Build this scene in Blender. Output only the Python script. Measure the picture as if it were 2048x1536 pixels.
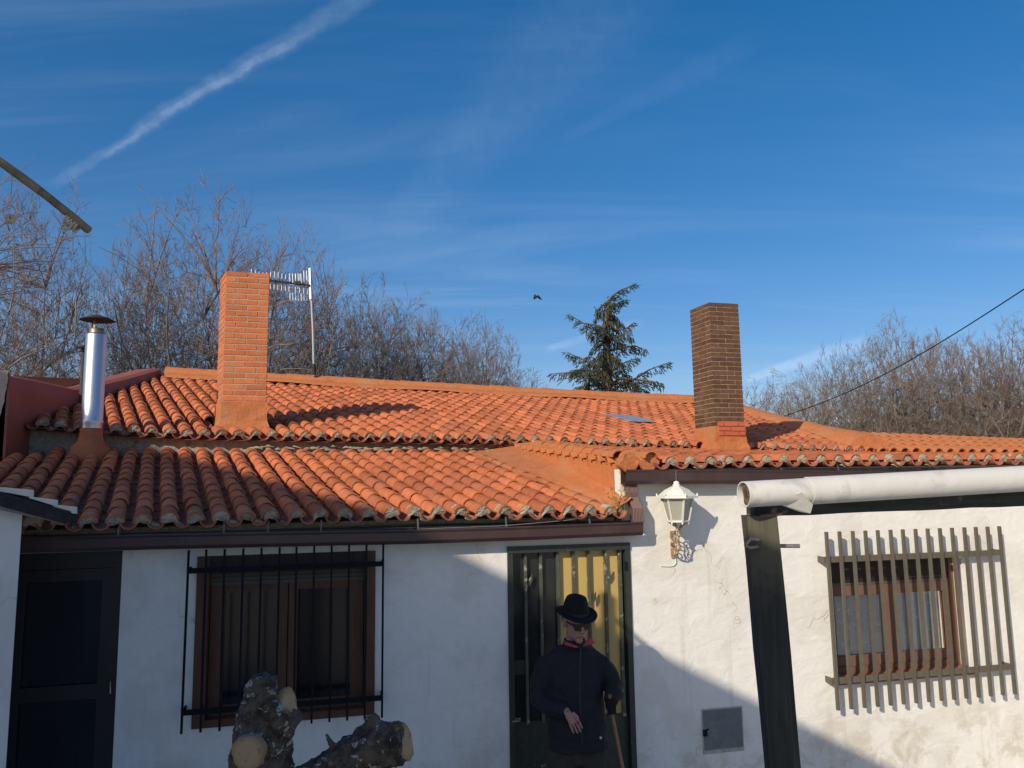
import bpy, bmesh, math, random
import numpy as np
from mathutils import Vector, Matrix, noise as mnoise

for o in list(bpy.data.objects):
    bpy.data.objects.remove(o)
SC = bpy.context.scene
COL = SC.collection
RND = random.Random(7)
V = Vector

# ------------------------------------------------------------------ camera
F_PX, CX, CY = 1540.0, 1024.0, 768.0            # the photograph is 2048 x 1536
PITCH, ROLL = math.radians(7.3), math.radians(0.85)
CAM = V((0.0, 0.0, 2.5))
_f = V((0, math.cos(PITCH), math.sin(PITCH)))
_u0 = V((0, -math.sin(PITCH), math.cos(PITCH)))
_r0 = V((1, 0, 0))
_u = _u0 * math.cos(ROLL) + _r0 * math.sin(ROLL)
_r = _r0 * math.cos(ROLL) - _u0 * math.sin(ROLL)
cam_data = bpy.data.cameras.new('camera')
cam = bpy.data.objects.new('camera', cam_data)
COL.objects.link(cam)
cam.matrix_world = Matrix(((_r.x, _u.x, -_f.x, CAM.x), (_r.y, _u.y, -_f.y, CAM.y), (_r.z, _u.z, -_f.z, CAM.z), (0, 0, 0, 1)))
cam_data.sensor_width = 36.0
cam_data.lens = 36.0 * F_PX / 2048.0
cam_data.clip_start = 0.05
cam_data.clip_end = 3000.0
SC.camera = cam

def ray(px, py):
    return (_r * ((px - CX) / F_PX) - _u * ((py - CY) / F_PX) + _f)

def at_y(px, py, Y):
    d = ray(px, py)
    return CAM + d * (Y / d.y)

TF = 0.23                                          # the facade runs back to the right
def onv(px, py, y0):
    """where a view ray meets the vertical plane Y = y0 + TF * X"""
    d = ray(px, py)
    return CAM + d * (y0 / (d.y - TF * d.x))

# ------------------------------------------------------------------ light
SUN_AZ, SUN_EL = math.radians(36.0), math.radians(27.0)   # the light travels towards +Y and to the right
SUN_DIR = V((math.sin(SUN_AZ) * math.cos(SUN_EL), math.cos(SUN_AZ) * math.cos(SUN_EL), -math.sin(SUN_EL)))
sd = bpy.data.lights.new('sun', 'SUN')
sd.energy = 3.35
sd.angle = math.radians(0.53)
sd.color = (1.0, 0.885, 0.71)
sun = bpy.data.objects.new('sun', sd)
COL.objects.link(sun)
sun.rotation_euler = SUN_DIR.to_track_quat('-Z', 'Y').to_euler()

SC.view_settings.view_transform = 'Standard'
SC.view_settings.look = 'None'
SC.view_settings.gamma = 1.0
SC.view_settings.use_curve_mapping = False
SC.view_settings.exposure = 0.35

W = bpy.data.worlds.new('World')
SC.world = W
W.use_nodes = True
NT = W.node_tree
NT.nodes.clear()

class NB:
    """a small node builder"""
    def __init__(s, tree): s.t = tree
    def n(s, typ, **kw):
        nd = s.t.nodes.new(typ)
        for k, v in kw.items(): setattr(nd, k, v)
        return nd
    def lk(s, a, b): s.t.links.new(a, b)
    def inp(s, sock, v):
        if v is None: return
        if hasattr(v, 'links') or hasattr(v, 'is_linked'): s.t.links.new(v, sock)
        else: sock.default_value = v
    def math(s, op, a, b=None, c=None, clamp=False):
        nd = s.n('ShaderNodeMath', operation=op, use_clamp=clamp)
        s.inp(nd.inputs[0], a); s.inp(nd.inputs[1], b); s.inp(nd.inputs[2], c)
        return nd.outputs[0]
    def vmath(s, op, a, b=None):
        nd = s.n('ShaderNodeVectorMath', operation=op)
        s.inp(nd.inputs[0], a); s.inp(nd.inputs[1], b)
        return nd.outputs['Value'] if op in ('DOT_PRODUCT', 'LENGTH') else nd.outputs['Vector']
    def noise(s, vec, scale, detail=4.0, rough=0.55, dist=0.0):
        nd = s.n('ShaderNodeTexNoise')
        s.inp(nd.inputs['Vector'], vec); nd.inputs['Scale'].default_value = scale
        nd.inputs['Detail'].default_value = detail; nd.inputs['Roughness'].default_value = rough
        nd.inputs['Distortion'].default_value = dist
        return nd.outputs['Fac']
    def mrange(s, v, a, b, c=0.0, d=1.0, smooth=True):
        nd = s.n('ShaderNodeMapRange', interpolation_type='SMOOTHSTEP' if smooth else 'LINEAR')
        s.inp(nd.inputs[0], v)
        for i, x in enumerate((a, b, c, d)): s.inp(nd.inputs[1 + i], x)
        return nd.outputs[0]
    def mix(s, fac, a, b, blend='MIX'):
        nd = s.n('ShaderNodeMix', data_type='RGBA', blend_type=blend)
        s.inp(nd.inputs[0], fac)
        s.inp(nd.inputs[6], (*a, 1) if isinstance(a, tuple) and len(a) == 3 else a)
        s.inp(nd.inputs[7], (*b, 1) if isinstance(b, tuple) and len(b) == 3 else b)
        return nd.outputs[2]
    def mapping(s, vec, scale=(1, 1, 1), rot=(0, 0, 0), loc=(0, 0, 0)):
        nd = s.n('ShaderNodeMapping')
        s.inp(nd.inputs['Vector'], vec)
        nd.inputs['Scale'].default_value = scale; nd.inputs['Rotation'].default_value = rot
        nd.inputs['Location'].default_value = loc
        return nd.outputs[0]

def build_sky():
    b = NB(NT)
    sky = b.n('ShaderNodeTexSky', sky_type='NISHITA')
    sky.sun_disc = False
    sky.sun_elevation = SUN_EL
    # the sun stands opposite to the travel direction of its light
    sky.sun_rotation = math.atan2(-SUN_DIR.x, -SUN_DIR.y)
    sky.altitude = 800.0
    sky.air_density = 1.0
    sky.dust_density = 2.0
    sky.ozone_density = 2.6
    hs = b.n('ShaderNodeHueSaturation')
    hs.inputs['Saturation'].default_value = 1.40
    hs.inputs['Hue'].default_value = 0.505
    hs.inputs['Value'].default_value = 1.0
    b.lk(sky.outputs[0], hs.inputs['Color'])
    gm = b.n('ShaderNodeGamma'); gm.inputs[1].default_value = 0.80      # gamma compresses the sky's brightness towards the horizon
    b.lk(hs.outputs[0], gm.inputs[0]); col = b.mix(1.0, gm.outputs[0], (1.02, 1.01, 1.09), 'MULTIPLY')
    tc = b.n('ShaderNodeTexCoord')
    vec = tc.outputs['Generated']
    # plane coordinates of a high cloud layer: x / z, y / z
    sep = b.n('ShaderNodeSeparateXYZ'); b.lk(vec, sep.inputs[0])
    zc = b.math('MAXIMUM', sep.outputs[2], 0.03)
    qx = b.math('DIVIDE', sep.outputs[0], b.math('ADD', zc, 0.12))
    qy = b.math('DIVIDE', sep.outputs[1], b.math('ADD', zc, 0.12))
    cmb = b.n('ShaderNodeCombineXYZ'); b.lk(qx, cmb.inputs[0]); b.lk(qy, cmb.inputs[1])
    q = cmb.outputs[0]
    cir1 = b.noise(b.mapping(q, (0.35, 1.6, 1), (0, 0, math.radians(24))), 1.1, 7.0, 0.6, 0.6)
    cir2 = b.noise(b.mapping(q, (0.28, 2.4, 1), (0, 0, math.radians(-27)), (3.1, 1.7, 0)), 1.3, 7.0, 0.62, 0.4)
    big = b.noise(b.mapping(q, (0.5, 0.6, 1), (0, 0, 0.3), (5.2, 0.4, 0)), 0.9, 3.0, 0.5)
    c1 = b.mrange(cir1, 0.47, 0.80)
    c2 = b.mrange(cir2, 0.47, 0.80)
    cir = b.math('MULTIPLY', b.math('ADD', c1, b.math('MULTIPLY', c2, 0.8)), b.mrange(big, 0.30, 0.62, 0.25, 1.0))
    cir = b.math('MULTIPLY', cir, 0.11)
    def trail(p0, p1, w0, w1, strength, wob, start=None, end=None):
        a, c = ray(*p0).normalized(), ray(*p1).normalized()
        nrm = a.cross(c).normalized()
        t = (c - a).normalized()
        L = (c - a).dot(t)
        al = b.math('DIVIDE', b.math('SUBTRACT', b.vmath('DOT_PRODUCT', vec, tuple(t)), a.dot(t)), L)   # 0 at p0, 1 at p1
        wv = b.noise(vec, 9.0, 4.0, 0.6)
        wob2 = b.noise(b.mapping(vec, (1, 1, 1), (0, 0, 0), (4, 2, 1)), 40.0, 3.0, 0.6)
        off = b.math('ADD', b.math('MULTIPLY', b.math('SUBTRACT', wv, 0.5), wob), b.math('MULTIPLY', b.math('SUBTRACT', wob2, 0.5), wob * 0.35))
        dist = b.math('ABSOLUTE', b.math('ADD', b.vmath('DOT_PRODUCT', vec, tuple(nrm)), off))
        wid = b.mrange(al, 0.0, 1.0, w0, w1, False)
        prof = b.math('SUBTRACT', 1.0, b.math('DIVIDE', dist, wid), clamp=True)
        prof = b.mrange(prof, 0.0, 0.75)
        side = b.math('GREATER_THAN', b.vmath('DOT_PRODUCT', vec, tuple((a + c).normalized())), 0.3)
        m = b.math('MULTIPLY', prof, b.math('MULTIPLY', side, b.mrange(al, (start or -0.02), (start or -0.02) + 0.10)))
        if end is not None: m = b.math('MULTIPLY', m, b.mrange(al, end - 0.3, end, 1.0, 0.0))
        grain = b.noise(vec, 55.0, 3.0, 0.6)
        m = b.math('MULTIPLY', m, b.mrange(grain, 0.2, 0.75, 0.45, 1.0))
        return b.math('MULTIPLY', m, strength)
    t1 = trail((95, 372), (742, -20), 0.0075, 0.017, 0.066, 0.026)
    t1b = trail((200, 310), (560, 95), 0.0040, 0.0065, 0.085, 0.026, end=1.25)
    t2 = trail((1090, 700), (1250, 655), 0.006, 0.010, 0.10, 0.004, end=1.3)
    t3 = trail((1490, 760), (1640, 712), 0.006, 0.012, 0.17, 0.004, end=1.7)
    t4 = trail((770, 480), (1180, 20), 0.03, 0.085, 0.022, 0.03)
    t5 = trail((1120, 280), (1420, 130), 0.008, 0.02, 0.016, 0.01, end=1.4)
    tot = cir
    for t in (t1, t1b, t2, t3, t4, t5): tot = b.math('ADD', tot, t)
    tot = b.math('MINIMUM', tot, 0.75)
    tot = b.math('MULTIPLY', tot, b.mrange(sep.outputs[2], 0.0, 0.1))
    out = b.mix(tot, col, (6.6, 7.4, 8.4))
    bg = b.n('ShaderNodeBackground')
    b.lk(out, bg.inputs[0])
    bg.inputs[1].default_value = 0.120
    wo = b.n('ShaderNodeOutputWorld')
    b.lk(bg.outputs[0], wo.inputs[0])
build_sky()

# ------------------------------------------------------------------ materials
MATS = {}
def material(name, base, rough=0.8, var=0.25, scale=8.0, rand=0.0, bump=0.0, bscale=40.0, island=False,
             tint=None, tscale=2.0, tlo=0.55, thi=0.75, metal=0.0, stretch=None, spec=0.3, coat=0.0, tint2=None, t2scale=6.0, t2lo=0.6, t2hi=0.7):
    """colour = base varied by fine noise, by a random value per object (or mesh island), with larger stains of a second colour"""
    if name in MATS: return MATS[name]
    m = bpy.data.materials.new(name); m.use_nodes = True
    t = m.node_tree; t.nodes.clear(); b = NB(t)
    geo = b.n('ShaderNodeNewGeometry')
    pos = geo.outputs['Position']
    if stretch: pos = b.mapping(pos, stretch)
    nz = b.noise(pos, scale, 6.0, 0.6)
    f = b.mrange(nz, 0.25, 0.75, 1.0 - var, 1.0 + var, False)
    if rand:
        r = geo.outputs['Random Per Island'] if island else b.n('ShaderNodeObjectInfo').outputs['Random']
        f = b.math('MULTIPLY', f, b.mrange(r, 0.0, 1.0, 1.0 - rand, 1.0 + rand, False))
    cm = b.n('ShaderNodeVectorMath', operation='SCALE')
    cm.inputs[0].default_value = base
    b.lk(f, cm.inputs['Scale'])
    col = cm.outputs[0]
    if tint is not None:
        tn = b.noise(geo.outputs['Position'], tscale, 5.0, 0.62, 0.3)
        col = b.mix(b.mrange(tn, tlo, thi), col, tuple(tint))
    if tint2 is not None:
        tn = b.noise(b.mapping(geo.outputs['Position'], (1, 1, 1), (0, 0, 0), (7, 3, 5)), t2scale, 5.0, 0.65, 0.3)
        col = b.mix(b.mrange(tn, t2lo, t2hi), col, tuple(tint2))
    bs = b.n('ShaderNodeBsdfPrincipled')
    b.lk(col, bs.inputs['Base Color'])
    bs.inputs['Roughness'].default_value = rough
    bs.inputs['Metallic'].default_value = metal
    bs.inputs['Specular IOR Level'].default_value = spec
    bs.inputs['Coat Weight'].default_value = coat
    if bump:
        bn = b.noise(pos, bscale, 5.0, 0.6)
        bp = b.n('ShaderNodeBump'); bp.inputs['Strength'].default_value = bump; bp.inputs['Distance'].default_value = 0.02
        b.lk(bn, bp.inputs['Height']); b.lk(bp.outputs[0], bs.inputs['Normal'])
    o = b.n('ShaderNodeOutputMaterial'); b.lk(bs.outputs[0], o.inputs[0])
    MATS[name] = m
    return m

def glass_material(name, tint=(0.9, 0.95, 1.0), clear=0.75, rough=0.03, haze=(0.02, 0.02, 0.025)):
    if name in MATS: return MATS[name]
    m = bpy.data.materials.new(name); m.use_nodes = True
    t = m.node_tree; t.nodes.clear(); b = NB(t)
    tr = b.n('ShaderNodeBsdfTransparent'); tr.inputs[0].default_value = (*tint, 1)
    df = b.n('ShaderNodeBsdfDiffuse'); df.inputs[0].default_value = (*haze, 1)
    gl = b.n('ShaderNodeBsdfGlossy'); gl.inputs['Roughness'].default_value = rough
    fr = b.n('ShaderNodeFresnel'); fr.inputs[0].default_value = 1.5
    m1 = b.n('ShaderNodeMixShader'); m1.inputs[0].default_value = clear
    b.lk(df.outputs[0], m1.inputs[1]); b.lk(tr.outputs[0], m1.inputs[2])
    m2 = b.n('ShaderNodeMixShader'); b.lk(fr.outputs[0], m2.inputs[0])
    b.lk(m1.outputs[0], m2.inputs[1]); b.lk(gl.outputs[0], m2.inputs[2])
    o = b.n('ShaderNodeOutputMaterial'); b.lk(m2.outputs[0], o.inputs[0])
    MATS[name] = m
    return m

M_TILE = material('terracotta tile', (0.50, 0.152, 0.060), 0.8, 0.24, 14, 0.26, 0.25, 60, False, (0.40, 0.16, 0.10), 3.0, 0.5, 0.8, tint2=(0.20, 0.085, 0.055), t2scale=7.0, t2lo=0.64, t2hi=0.84)
M_TILES = material('terracotta tile courses', (0.50, 0.152, 0.060), 0.8, 0.24, 14, 0.26, 0.25, 60, True, (0.40, 0.16, 0.10), 3.0, 0.5, 0.8, tint2=(0.20, 0.085, 0.055), t2scale=7.0, t2lo=0.64, t2hi=0.84)
M_PAN = material('terracotta pan tile', (0.36, 0.115, 0.065), 0.8, 0.25, 12, 0.15, 0.25, 60, True, (0.13, 0.08, 0.06), 5.0, 0.5, 0.7)
M_COAT = material('orange waterproof paint', (0.50, 0.170, 0.058), 0.8, 0.16, 9, 0.0, 0.55, 26, False, (0.46, 0.205, 0.095), 2.6, 0.48, 0.68, tint2=(0.33, 0.125, 0.055), t2scale=3.4, t2lo=0.60, t2hi=0.74)
M_COATD = material('dark red waterproof paint', (0.30, 0.085, 0.06), 0.75, 0.12, 4, 0.0, 0.25, 14, False, (0.24, 0.09, 0.07), 1.8, 0.5, 0.75)
M_MORTAR = material('grey mortar', (0.34, 0.30, 0.225), 0.95, 0.28, 25, 0.12, 0.7, 70, True, (0.16, 0.145, 0.11), 9.0, 0.55, 0.72)
def wall_material():
    m = bpy.data.materials.new('white lime wash'); m.use_nodes = True; t = m.node_tree; t.nodes.clear(); b = NB(t)
    pos = b.n('ShaderNodeNewGeometry').outputs['Position']
    sep = b.n('ShaderNodeSeparateXYZ'); b.lk(pos, sep.inputs[0])
    fine = b.noise(pos, 11, 6, .6); patch = b.noise(pos, 1.5, 4, .55, .5); dirt = b.noise(b.mapping(pos, (1, 1, 1), (0, 0, 0), (7, 3, 5)), 2.4, 5, .65, .3)
    streak = b.noise(b.mapping(pos, (9, 9, .55)), 1.3, 5, .6, .2)
    col = b.mix(b.mrange(fine, .3, .7), (.765, .742, .685), (.80, .775, .715))
    col = b.mix(b.math('MULTIPLY', b.mrange(patch, .50, .60), .75), col, (.70, .67, .60))
    col = b.mix(b.math('MULTIPLY', b.mrange(streak, .58, .76), .45), col, (.55, .52, .46))
    col = b.mix(b.math('MULTIPLY', b.mrange(dirt, .68, .72), .8), col, (.56, .49, .38))
    low = b.math('MULTIPLY', b.mrange(sep.outputs[2], .75, .05), b.mrange(b.noise(pos, 4.5, 6, .7, .4), .46, .62))
    col = b.mix(b.math('MULTIPLY', low, .6), col, (.52, .45, .35))
    vo = b.n('ShaderNodeTexVoronoi', feature='DISTANCE_TO_EDGE'); vo.inputs['Scale'].default_value = .9
    wv = b.n('ShaderNodeVectorMath', operation='ADD'); b.lk(pos, wv.inputs[0]); nv = b.n('ShaderNodeTexNoise'); nv.inputs['Scale'].default_value = 5; b.lk(pos, nv.inputs['Vector'])
    sc = b.n('ShaderNodeVectorMath', operation='SCALE'); b.lk(nv.outputs['Color'], sc.inputs[0]); sc.inputs['Scale'].default_value = .35; b.lk(sc.outputs[0], wv.inputs[1]); b.lk(wv.outputs[0], vo.inputs['Vector'])
    crack = b.math('MULTIPLY', b.mrange(vo.outputs[0], .0, .004, 1, 0), b.mrange(patch, .58, .64))
    col = b.mix(b.math('MULTIPLY', crack, .4), col, (.30, .27, .23))
    bs = b.n('ShaderNodeBsdfPrincipled'); b.lk(col, bs.inputs['Base Color']); bs.inputs['Roughness'].default_value = .92; bs.inputs['Specular IOR Level'].default_value = .2
    trowel = b.noise(b.mapping(pos, (1, 1, 1.6)), 5, 6, .55, .6); grit = b.noise(pos, 60, 4, .6)
    hgt = b.math('SUBTRACT', b.math('ADD', trowel, b.math('MULTIPLY', grit, .12)), b.math('MULTIPLY', crack, .3))
    bp = b.n('ShaderNodeBump'); bp.inputs['Strength'].default_value = .55; bp.inputs['Distance'].default_value = .022; b.lk(hgt, bp.inputs['Height']); b.lk(bp.outputs[0], bs.inputs['Normal'])
    o = b.n('ShaderNodeOutputMaterial'); b.lk(bs.outputs[0], o.inputs[0]); return m
M_WALL = wall_material()
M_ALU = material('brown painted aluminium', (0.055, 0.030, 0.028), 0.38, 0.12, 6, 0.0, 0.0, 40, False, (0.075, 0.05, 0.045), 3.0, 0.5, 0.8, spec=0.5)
M_WOOD = material('stained window wood', (0.105, 0.043, 0.022), 0.5, 0.35, 6, 0.10, 0.15, 30, False, stretch=(6, 6, 0.6), spec=0.4)
M_WOODD = material('dark stained wood', (0.030, 0.019, 0.016), 0.55, 0.3, 6, 0.0, 0.15, 30, False, stretch=(6, 6, 0.6), spec=0.35)
M_IRON = material('grille paint', (0.115, 0.100, 0.075), 0.6, 0.15, 20, 0.06, 0.1, 60)
M_IROND = material('black iron', (0.012, 0.014, 0.016), 0.8, 0.15, 20, 0.0, 0.1, 60, spec=0.1)
M_GLASS = glass_material('window glass', (0.96, 0.98, 1.0), 0.93)
M_GLASSD = glass_material('dark glass', (0.5, 0.55, 0.65), 0.55, 0.16, (0.012, 0.014, 0.02))
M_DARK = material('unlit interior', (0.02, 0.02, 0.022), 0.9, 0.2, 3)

# ------------------------------------------------------------------ mesh helpers
class MB:
    def __init__(s): s.v = []; s.f = []; s.sm = []; s.mi = []
    def add(s, verts, faces, smooth=False, mi=0):
        o = len(s.v); s.v.extend([tuple(x) for x in verts])
        for fc in faces: s.f.append(tuple(i + o for i in fc)); s.sm.append(smooth); s.mi.append(mi)
    def hexa(s, c, hx, hy, hz, mi=0, jit=0.0):
        """box round c with three half vectors"""
        c, hx, hy, hz = V(c), V(hx), V(hy), V(hz)
        vs = [c + hx * i + hy * j + hz * k for k in (-1, 1) for j in (-1, 1) for i in (-1, 1)]
        if jit: vs = [v + V((RND.uniform(-jit, jit), RND.uniform(-jit, jit), RND.uniform(-jit, jit))) for v in vs]
        s.add(vs, [(0, 2, 3, 1), (4, 5, 7, 6), (0, 1, 5, 4), (2, 6, 7, 3), (0, 4, 6, 2), (1, 3, 7, 5)], False, mi)
    def span(s, a, bb, w, h, up=(0, 0, 1), mi=0):
        """a bar of section w x h from a to bb"""
        a, bb = V(a), V(bb); d = (bb - a); n = d.normalized(); u = V(up)
        side = n.cross(u).normalized(); u = side.cross(n).normalized()
        s.hexa((a + bb) / 2, d / 2, side * (w / 2), u * (h / 2), mi)
    def tube(s, pts, rad, n=8, caps=True, smooth=True, mi=0, flat=1.0):
        pts = [V(p) for p in pts]
        if not hasattr(rad, '__len__'): rad = [rad] * len(pts)
        rings = []; prev = None
        for i, p in enumerate(pts):
            d = (pts[min(i + 1, len(pts) - 1)] - pts[max(i - 1, 0)]).normalized()
            if prev is None: x = d.orthogonal().normalized()
            else:
                x = (prev - d * prev.dot(d))
                x = x.normalized() if x.length > 1e-6 else d.orthogonal().normalized()
            y = d.cross(x); prev = x
            rings.append([p + (x * math.cos(2 * math.pi * k / n) + y * math.sin(2 * math.pi * k / n) * flat) * rad[i] for k in range(n)])
        s.loft(rings, caps, smooth, mi)
    def loft(s, rings, caps=True, smooth=True, mi=0, closed=True):
        n = len(rings[0]); vs = [p for r in rings for p in r]; fs = []
        for i in range(len(rings) - 1):
            for k in range(n if closed else n - 1):
                k2 = (k + 1) % n
                fs.append((i * n + k, i * n + k2, (i + 1) * n + k2, (i + 1) * n + k))
        s.add(vs, fs, smooth, mi)
        if caps:
            s.add(rings[0], [tuple(range(n))[::-1]], False, mi)
            s.add(rings[-1], [tuple(range(n))], False, mi)
    def lathe(s, c, prof, n=16, smooth=True, mi=0, caps=False):
        c = V(c)
        s.loft([[c + V((r * math.cos(2 * math.pi * k / n), r * math.sin(2 * math.pi * k / n), z)) for k in range(n)] for r, z in prof], caps, smooth, mi)
    def quad(s, a, b_, c, d, mi=0): s.add([a, b_, c, d], [(0, 1, 2, 3)], False, mi)
    def mesh(s, name, mats):
        me = bpy.data.meshes.new(name); me.from_pydata(s.v, [], s.f)
        me.polygons.foreach_set('use_smooth', s.sm); me.polygons.foreach_set('material_index', s.mi)
        for m in (mats if isinstance(mats, (list, tuple)) else [mats]): me.materials.append(m)
        me.update(); return me
    def build(s, name, mats, parent=None, kind=None, label=None):
        return link(name, s.mesh(name, mats), parent, kind, label)

def link(name, data, parent=None, kind=None, label=None, mw=None):
    o = bpy.data.objects.new(name, data); COL.objects.link(o)
    if parent is not None: o.parent = parent
    if kind: o['kind'] = kind
    if label: o['label'] = label
    if mw is not None: o.matrix_basis = mw
    return o

def thing(name, label, cat, group=None):
    o = link(name, None); o.empty_display_size = 0.2
    return tag(o, label, cat, group)
def tag(o, label, cat, group=None):
    o['label'] = label; o['category'] = cat
    if group: o['group'] = group
    return o

def basis(o, x, y, z):
    return Matrix(((x[0], y[0], z[0], o[0]), (x[1], y[1], z[1], o[1]), (x[2], y[2], z[2], o[2]), (0, 0, 0, 1)))

def evaluated(mb, mats, name, voxel, smooth=0, disp=None, disp_scale=0.2):
    """weld overlapping closed shapes into one continuous skin"""
    me = mb.mesh(name + '_raw', mats)
    o = bpy.data.objects.new(name + '_raw', me); COL.objects.link(o)
    r = o.modifiers.new('r', 'REMESH'); r.mode = 'VOXEL'; r.voxel_size = voxel; r.use_smooth_shade = True
    if smooth:
        sm = o.modifiers.new('s', 'SMOOTH'); sm.iterations = smooth; sm.factor = 0.5
    if disp:
        tx = bpy.data.textures.new(name + '_folds', 'CLOUDS'); tx.noise_scale = disp_scale; tx.noise_depth = 2
        dm = o.modifiers.new('d', 'DISPLACE'); dm.texture = tx; dm.strength = disp; dm.mid_level = 0.5; dm.texture_coords = 'GLOBAL'
    dg = bpy.context.evaluated_depsgraph_get()
    out = bpy.data.meshes.new_from_object(o.evaluated_get(dg))
    bpy.data.objects.remove(o)
    out.name = name
    for p in out.polygons: p.use_smooth = True
    return out

# ------------------------------------------------------------------ the facade's own frame
Y_FAC, Y_EAVE, Y_UP, Y_RIDGE = 6.388, 6.255, 9.215, 13.83
_th = math.atan(TF)
FE = V((math.cos(_th), math.sin(_th), 0)); FN = V((math.sin(_th), -math.cos(_th), 0)); UP = V((0, 0, 1))
def F(s, d, z): return V((0, Y_FAC, 0)) + FE * s + FN * d + UP * z
def FP(px, py, d=0.0):
    """facade coordinates (s, z) seen at a pixel, on the plane d metres in front of the wall"""
    p = onv(px, py, Y_FAC - d / math.cos(_th)); q = p - V((0, Y_FAC, 0))
    return q.dot(FE), p.z
def Fbox(mb, s0, s1, d0, d1, z0, z1, mi=0):
    mb.hexa(F((s0 + s1) / 2, (d0 + d1) / 2, (z0 + z1) / 2), FE * (s1 - s0) / 2, FN * (d1 - d0) / 2, UP * (z1 - z0) / 2, mi)

# ------------------------------------------------------------------ ground
g = MB()
N = 24
xs = [-900 + 1800 * i / N for i in range(N + 1)]
g.add([(x, y, -0.45) for y in xs for x in xs], [(j * (N + 1) + i, j * (N + 1) + i + 1, (j + 1) * (N + 1) + i + 1, (j + 1) * (N + 1) + i) for j in range(N) for i in range(N)])
ground = g.build('ground', material('pale beaten earth', (0.52, 0.46, 0.37), 0.95, 0.2, 1.5, 0, 0.5, 8, False, (0.40, 0.36, 0.29), 0.5, 0.5, 0.7), kind='structure')

# paved strip in front of the doors
g = MB(); Fbox(g, -6.0, 1.05, 0.004, 3.2, -0.44, -0.06)
g.build('pavement', material('concrete paving', (0.50, 0.47, 0.42), 0.9, 0.15, 3, 0, 0.4, 30, False, (0.40, 0.38, 0.34), 1.2, 0.5, 0.7), kind='structure')
# ------------------------------------------------------------------ walls with openings
def wall_mesh(mb, s0, s1, z0, z1, holes, thick=0.28, rev=None):
    ss = sorted({s0, s1, *[h[0] for h in holes], *[h[1] for h in holes]})
    zs = sorted({z0, z1, *[h[2] for h in holes], *[h[3] for h in holes]})
    solid = lambda s, z: s0 < s < s1 and z0 < z < z1 and not any(h[0] < s < h[1] and h[2] < z < h[3] for h in holes)
    for i in range(len(ss) - 1):
        for j in range(len(zs) - 1):
            a, b_, c, d = ss[i], ss[i + 1], zs[j], zs[j + 1]
            sm, zm = (a + b_) / 2, (c + d) / 2
            if not solid(sm, zm): continue
            mb.quad(F(a, 0, c), F(b_, 0, c), F(b_, 0, d), F(a, 0, d))
            mb.quad(F(a, -thick, d), F(b_, -thick, d), F(b_, -thick, c), F(a, -thick, c))
            e = 1e-4
            if not solid(a - e, zm): mb.quad(F(a, -thick, c), F(a, 0, c), F(a, 0, d), F(a, -thick, d))
            if not solid(b_ + e, zm): mb.quad(F(b_, 0, c), F(b_, -thick, c), F(b_, -thick, d), F(b_, 0, d))
            if not solid(sm, c - e): mb.quad(F(a, 0, c), F(a, -thick, c), F(b_, -thick, c), F(b_, 0, c))
            if not solid(sm, d + e): mb.quad(F(a, -thick, d), F(a, 0, d), F(b_, 0, d), F(b_, -thick, d))

S_C = FP(1243, 1000)[0]                       # where the extension ends and the wing begins
sDL, sDR, zDT = FP(1016, 1250)[0], FP(1264, 1250)[0], FP(1133, 1089)[1]
wL0, wL1 = FP(389, 1280)[0], FP(750, 1280)[0]
wLt, wLb = FP(570, 1107)[1], FP(570, 1443)[1]
dl1 = FP(236, 1300)[0]
wR0, wR1 = FP(1668, 1230)[0], FP(1932, 1230)[0]
wRt, wRb = FP(1790, 1116)[1], FP(1795, 1352)[1]
hx0, hx1 = FP(1405, 1460)[0], FP(1485, 1460)[0]
hzt, hzb = FP(1444, 1416)[1], FP(1444, 1504)[1]

EXT = thing('house_extension', 'low white front extension with terracotta tiled roof, brown gutter and green door', 'house')
HOUSE = thing('house', 'white house with hipped orange tile roof and two brick chimneys behind the extension', 'house')

mb = MB()
wall_mesh(mb, -4.7, sDR + 0.002, -0.45, 2.16, [(-4.5, dl1, -0.449, 2.05), (wL0, wL1, wLb, wLt), (sDL, sDR, -0.449, zDT)])
mb.build('wall', M_WALL, EXT)
mb = MB()
wall_mesh(mb, sDR + 0.002, 6.6, -0.45, 2.16, [(wR0, wR1, wRb, wRt)])
wall_mesh(mb, S_C, 6.6, 2.16, 2.60, [(wR0, wR1, wRb, wRt)])
mb.build('wall', M_WALL, HOUSE)

# ------------------------------------------------------------------ roof tiles
def tile_sheet(rf, rb, L, n=7, th=0.011, arc=0.97, sag=0.0):
    """barrel tile: y runs up the slope, crest up, lower end at y = 0"""
    m = MB()
    a0 = math.pi * (1 - arc) / 2
    def ring(r, y, lift=0.0): return [V((-r * math.cos(a0 + (math.pi * arc) * k / n), y, r * math.sin(a0 + (math.pi * arc) * k / n) * 0.98 + lift)) for k in range(n + 1)]
    o0, o1, i0 = ring(rf, 0), ring(rb, L), ring(rf - th, 0)
    i1 = ring(rb - th, L)
    m.loft([o0, o1], False, True, 0, False)
    m.add(i0 + o0, [(k, k + 1, n + 2 + k, n + 1 + k) for k in range(n)])
    m.add([*i0, *i1], [(k + 1, k, n + 1 + k, n + 2 + k) for k in range(n)], True)
    return m
P_COL = 0.1735                                   # column pitch, measured along X
EXPO = 0.272
TILE_MESHES = []
for q in range(4):
    r = RND.uniform(0.0655, 0.069)
    TILE_MESHES.append(tile_sheet(r, r - 0.010, 0.345))
COVER = [t.mesh('roof_tile', M_TILE) for t in TILE_MESHES]
COVER_O = [t.mesh('painted_roof_tile', M_COAT) for t in TILE_MESHES[:2]]
PAN_PIECE = tile_sheet(0.062, 0.070, 0.345)
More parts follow.
